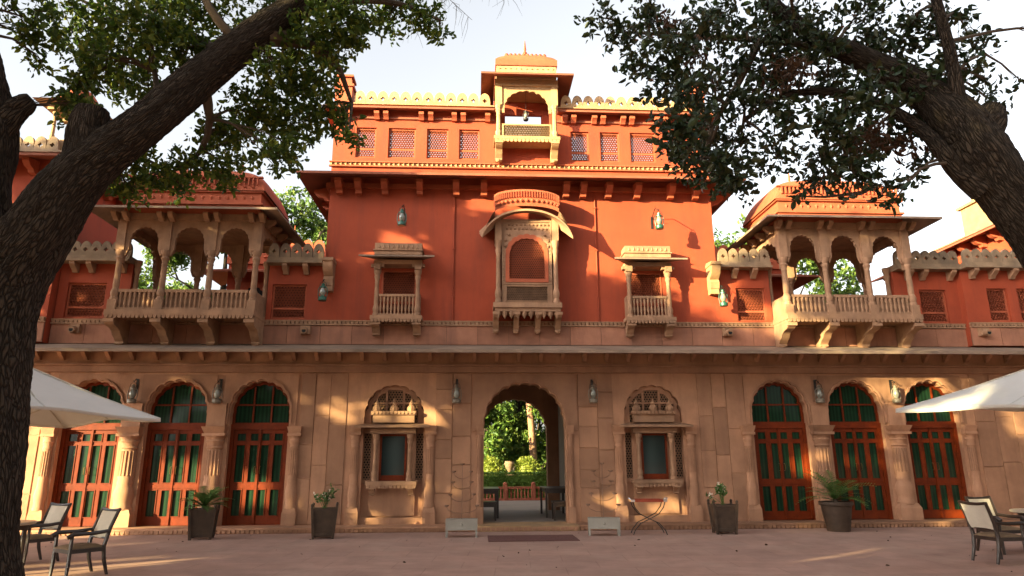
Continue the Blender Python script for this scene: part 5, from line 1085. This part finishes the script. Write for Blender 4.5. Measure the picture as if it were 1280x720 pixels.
# grey boxes with iron candle trees
def make_stand(label, loc, rz=0):
    T = thing('candle_stand', label, 'stand', loc, rz)
    m = MB(); m.box(-0.37, 0.37, -0.16, 0.16, 0.16, 0.40); ring(m, -0.37, 0.37, 0.16, 0.40, 0.03, -0.175, -0.161); m.build('box', 'greypaint', T, smooth=0)
    for sx in (-1, 1):
        for sy in (-1, 1): m = MB(); m.box(sx*0.345-0.022, sx*0.345+0.022, sy*0.14-0.02, sy*0.14+0.02, 0, 0.16); m.build('leg', 'greypaint', T)
    m = MB(); m.lathe(0, 0, [(0.035, -0.005), (0.02, 0.01)], 8); m.v = [(x, -0.165-z, 0.28+y) for x, y, z in m.v]; m.build('boss', 'greypaint', T)
    m = MB(); m.tube([(0, 0, 0.40), (0, 0, 1.62)], 0.009, 6); m.build('stem', 'rustiron', T)
    for z, w in ((0.62, 0.36), (0.88, 0.28), (1.16, 0.22), (1.40, 0.20)):
        for s in (-1, 1):
            for dy in (-0.12, 0.12):
                m = MB(); m.tube([(0, 0, z-0.10), (s*w*0.5, dy*0.5, z-0.08), (s*w*0.9, dy, z-0.02), (s*w, dy, z+0.05)], 0.0045, 4); m.lathe(s*w, dy, [(0.012, z+0.05), (0.045, z+0.06), (0.05, z+0.085), (0.03, z+0.085)], 8); m.build('candle_arm', 'rustiron', T)
    m = MB(); m.lathe(0, 0, [(0.012, 1.62), (0.05, 1.63), (0.055, 1.66), (0.03, 1.66)], 8); m.build('candle_cup', 'rustiron', T)
    return T
st = make_stand('grey box stand with an iron candle tree left of the gateway', (-1.64, -1.85, 0))
dup(st, (1.72, -1.85, 0), rad(-6), 'grey box stand with an iron candle tree right of the gateway')
# folding tray table
T = thing('tray_table', 'red lacquer tray with steel handles on curved crossing iron legs', 'table', (2.84, -1.65, 0), rad(-4))
for y in (-0.2, 0.2):
    for s in (-1, 1):
        m = MB(); m.tube([(s*0.40, y, 0.0), (s*0.36, y, 0.10), (s*0.22, y, 0.26), (0, y+s*0.008, 0.36), (-s*0.22, y, 0.47), (-s*0.34, y, 0.62), (-s*0.38, y, 0.74)], 0.012, 6); m.build('leg', 'iron', T)
m = MB(); m.plate([rect(-0.42, 0.42, 0.74, 0.76)], -0.26, 0.26); ring(m, -0.42, 0.42, -0.26, 0.26, 0.02, 0, 0.05); m = MB(); m.box(-0.34, 0.34, -0.25, 0.25, 0.745, 0.765); m.box(-0.34, 0.34, -0.26, -0.24, 0.765, 0.80); m.box(-0.34, 0.34, 0.24, 0.26, 0.765, 0.80); m.build('tray', 'lacquer', T)
for s in (-1, 1):
    m = MB(); m.box(s*0.38-0.05, s*0.38+0.05, -0.24, 0.24, 0.748, 0.80); m.tube([(s*0.42, -0.14, 0.79), (s*0.46, -0.10, 0.83), (s*0.46, 0.10, 0.83), (s*0.42, 0.14, 0.79)], 0.012, 6); m.build('handle', 'steel', T)
# doormat
m = MB(); m.add([(-1.03, -2.95, 0.004), (0.98, -2.95, 0.004), (0.98, -1.75, 0.004), (-1.03, -1.75, 0.004), (-1.03, -2.95, 0.016), (0.98, -2.95, 0.016), (0.98, -1.75, 0.016), (-1.03, -1.75, 0.016)], [(4, 5, 6, 7), (0, 1, 5, 4), (1, 2, 6, 5), (2, 3, 7, 6), (3, 0, 4, 7)])
tag(m.build('doormat', 'mat', smooth=0), 'dark maroon mat lying in front of the gateway', 'mat')
# passage tables and benches
def make_table(label, loc, w, d, h, top, rz=0, nm='side_table'):
    T = thing(nm, label, 'table', loc, rz); m = MB(); m.box(-w/2, w/2, -d/2, d/2, h-0.045, h); m.build('tabletop', top, T, smooth=0)
    for sx in (-1, 1):
        for sy in (-1, 1): m = MB(); m.box(sx*(w/2-0.05)-0.03, sx*(w/2-0.05)+0.03, sy*(d/2-0.05)-0.03, sy*(d/2-0.05)+0.03, 0, h-0.047); m.build('leg', 'darkwood', T)
    m = MB(); m.box(-w/2+0.06, w/2-0.06, -d/2+0.03, d/2-0.03, h-0.14, h-0.047); m.build('apron', 'darkwood', T); return T
make_table('dark side table against the left wall inside the gateway', (-1.03, 2.6, 0.12), 0.8, 1.6, 0.82, 'darkwood')
make_table('dark side table against the right wall inside the gateway', (1.08, 2.7, 0.12), 0.78, 1.7, 0.82, 'darkwood')
make_table('low dark bench under the left side table', (-1.02, 1.2, 0.12), 0.6, 0.5, 0.5, 'darkwood', 0, 'bench')['category'] = 'bench'
make_table('low dark bench before the right side table', (1.12, 1.2, 0.12), 0.6, 0.55, 0.5, 'darkwood', 0, 'bench')['category'] = 'bench'
# cafe chairs
def make_chair(label, loc, rz):     # faces local -y
    T = thing('cafe_chair', label, 'chair', loc, rz)
    def bar(name, pts, r, mt='darkwood'): m = MB(); m.tube(pts, r, 6); m.build(name, mt, T)
    for s in (-1, 1):
        bar('front_leg', [(s*0.26, -0.26, 0), (s*0.26, -0.25, 0.2), (s*0.26, -0.25, 0.62)], [0.024, 0.031, 0.028])
        bar('rear_leg', [(s*0.25, 0.34, 0), (s*0.25, 0.27, 0.22), (s*0.25, 0.24, 0.42), (s*0.26, 0.30, 0.70), (s*0.27, 0.40, 0.98)], [0.025, 0.032, 0.035, 0.032, 0.028])
        bar('armrest', [(s*0.27, -0.32, 0.60), (s*0.28, -0.24, 0.645), (s*0.28, 0.05, 0.64), (s*0.265, 0.28, 0.66)], [0.034, 0.036, 0.032, 0.028])
        m = MB(); m.box(s*0.255-0.02, s*0.255+0.02, -0.24, 0.25, 0.36, 0.42); m.build('side_rail', 'darkwood', T)
    m = MB(); m.box(-0.24, 0.24, -0.27, -0.235, 0.36, 0.42); m.build('front_rail', 'darkwood', T); m = MB(); m.box(-0.24, 0.24, 0.225, 0.26, 0.36, 0.42); m.build('rear_rail', 'darkwood', T)
    m = MB(); m.grid(lambda u, v: (-0.26+0.52*u, -0.28+0.54*v, 0.425+0.055*(math.sin(math.pi*min(1, max(0, u)))*math.sin(math.pi*v))**0.3), 10, 10); m.box(-0.26, 0.26, -0.28, 0.255, 0.421, 0.43); m.build('seat', 'cushion', T)
    m = MB(); m.tube([(-0.285, 0.40, 0.975), (-0.1, 0.395, 0.955), (0.1, 0.395, 0.955), (0.285, 0.40, 0.975)], 0.028, 6); m.build('top_rail', 'darkwood', T)
    m = MB(); m.tube([(-0.26, 0.262, 0.55), (0.26, 0.262, 0.55)], 0.018, 6); m.build('lower_rail', 'darkwood', T)
    m = MB(); m.grid(lambda u, v: (-0.245+0.49*u, 0.253+0.125*v-0.012*math.sin(math.pi*u), 0.545+0.40*v), 6, 6); m.grid(lambda u, v: (-0.245+0.49*u, 0.283+0.125*v-0.012*math.sin(math.pi*u), 0.545+0.40*v), 6, 6)
    m.add([(-0.245, 0.253, 0.545), (-0.245, 0.283, 0.545), (-0.245, 0.408, 0.945), (-0.245, 0.378, 0.945)], [(0, 1, 2, 3)]); m.add([(0.245, 0.253, 0.545), (0.245, 0.283, 0.545), (0.245, 0.408, 0.945), (0.245, 0.378, 0.945)], [(0, 1, 2, 3)])
    m.build('back_panel', 'fabric', T)
    return T
ch = make_chair('cream-backed wooden armchair with its sunlit back, beside the left table', (-7.55, -6.95, 0), rad(-38))
dup(ch, (-9.2, -5.4, 0), rad(-28), 'cream-backed wooden armchair behind the left table, nearest the doors', None)
dup(ch, (-10.4, -5.6, 0), rad(20), 'cream-backed wooden armchair half hidden by the leaning tree trunk', None)
dup(ch, (7.66, -6.75, 0), rad(98), 'cream-backed wooden armchair turned to the right table', None)
dup(ch, (8.6, -5.6, 0), rad(8), 'wooden armchair behind the right table with its back to the doors', None)
dup(ch, (10.6, -5.4, 0), rad(-60), 'wooden armchair at the far side of the right table', None)
def round_table(label, loc, r):
    T = thing('round_table', label, 'table', loc); m = MB(); m.lathe(0, 0, [(r*0.96, 0.70), (r, 0.712), (r, 0.735), (r*0.985, 0.745)], 40); m.build('tabletop', 'tabletop', T, smooth=30)
    m = MB(); m.lathe(0, 0, [(r*0.8, 0.62), (r*0.8, 0.70)], 30); m.build('apron', 'darkwood', T)
    for k in range(4):
        a = rad(45+90*k); m = MB(); m.tube([(r*0.72*math.cos(a), r*0.72*math.sin(a), 0), (r*0.7*math.cos(a), r*0.7*math.sin(a), 0.66)], [0.03, 0.04], 8); m.build('leg', 'darkwood', T)
round_table('round pale-topped cafe table under the left parasol', (-9.32, -6.15, 0), 0.5)
round_table('round pale-topped cafe table under the right parasol', (9.6, -5.6, 0), 0.6)
round_table('second round cafe table behind the leaning tree by the left doors', (-10.9, -4.6, 0), 0.5)
# parasols
def parasol(label, loc, half, rim, top, rz, droop, tilt=(0, 0)):
    T = thing('parasol', label, 'parasol', loc, rz)
    m = MB(); n = 8; N = 10
    def rimpt(a):      # square canopy with slightly sagging sides
        c_, s_ = math.cos(a), math.sin(a); k = half/max(abs(c_), abs(s_)); f_ = max(abs(c_), abs(s_)); sag = 0.05*(math.sin(2*a)**2-1)
        return k*c_*(1+0.03*sag), k*s_*(1+0.03*sag), rim-droop*(math.sin(2*a)**2)+tilt[0]*k*c_+tilt[1]*k*s_
    A = 48
    vs_ = []; fs = []
    for j in range(N+1):
        t = 0.03+0.97*j/N
        for i in range(A):
            x, y, z = rimpt(2*math.pi*i/A); vs_.append((x*t, y*t, top+(z-top)*(t**0.92)-0.05*math.sin(math.pi*t)*(1-abs(math.sin(4*math.pi*i/A))*0.6)))
    for j in range(N):
        for i in range(A): fs.append((j*A+i, j*A+(i+1) % A, (j+1)*A+(i+1) % A, (j+1)*A+i))
    fs.append(tuple(range(A-1, -1, -1)))
    o0 = (N+1)*A
    for i in range(A):
        x, y, z = rimpt(2*math.pi*i/A); vs_.append((x*1.003, y*1.003, z-0.05))
    for i in range(A): fs.append((N*A+i, N*A+(i+1) % A, o0+(i+1) % A, o0+i))
    m.add(vs_, fs); cn = m.build('canopy', 'canvas', T, smooth=50)
    md = cn.modifiers.new('thickness', 'SOLIDIFY'); md.thickness = 0.006
    for k in range(8):
        a = k*math.pi/4; x, y, z = rimpt(a); pts = []
        for j in range(9):
            t = 0.04+0.96*j/8; pts.append((x*t, y*t, top+(z-top)*(t**0.92)-0.05*math.sin(math.pi*t)*(1-abs(math.sin(2*a))*0.6)+0.006))
        m = MB(); m.tube(pts, 0.007, 5); m.build('seam', 'canvas', T)
    m = MB(); m.lathe(0, 0, [(0.028, 0.05), (0.028, top+0.02)], 12); m.build('pole', 'planterwood', T)
    m = MB(); m.lathe(0, 0, [(0.02, top+0.02), (0.05, top+0.04), (0.03, top+0.12), (0.005, top+0.16)], 10); m.build('finial', 'planterwood', T)
    m = MB(); m.box(-0.3, 0.3, -0.3, 0.3, 0, 0.06); m.lathe(0, 0, [(0.06, 0.06), (0.05, 0.3)], 10); m.build('base', 'greypaint', T)
    for k in range(8):
        a = k*math.pi/4; x, y, z = rimpt(a); m = MB(); m.tube([(x*0.04, y*0.04, top-0.06), (x*0.98, y*0.98, z-0.035)], 0.012, 5); m.tube([(0, 0, rim-0.25), (x*0.5, y*0.5, (top+z)/2-0.09)], 0.01, 5); m.build('rib', 'fabric', T)
lc = P(200, 526, 0); 
parasol('off-white square parasol behind the leaning tree, over the left table', (-9.05, -7.15, 0), 1.75, 2.52, 3.42, rad(52), 0.10)
parasol('off-white square parasol over the right cafe table', (7.8, -8.75, 0), 1.75, 2.50, 3.28, rad(22), 0.08, (0.03, 0.07))

rng = np.random.default_rng(77); n = 130
p = np.stack([rng.uniform(-12, 14, n), rng.uniform(-15, -0.6, n), rng.uniform(0.008, 0.02, n)], 1); d = rng.normal(size=(n, 3)); d[:, 2] *= 0.12
o = link('fallen_leaves', leaves_mesh('fallen_leaves', p, d, 0.055, 'leaf_dry', rng, 0.5)); tag(o, 'dry brown leaves scattered over the forecourt', 'leaves'); stuff(o)
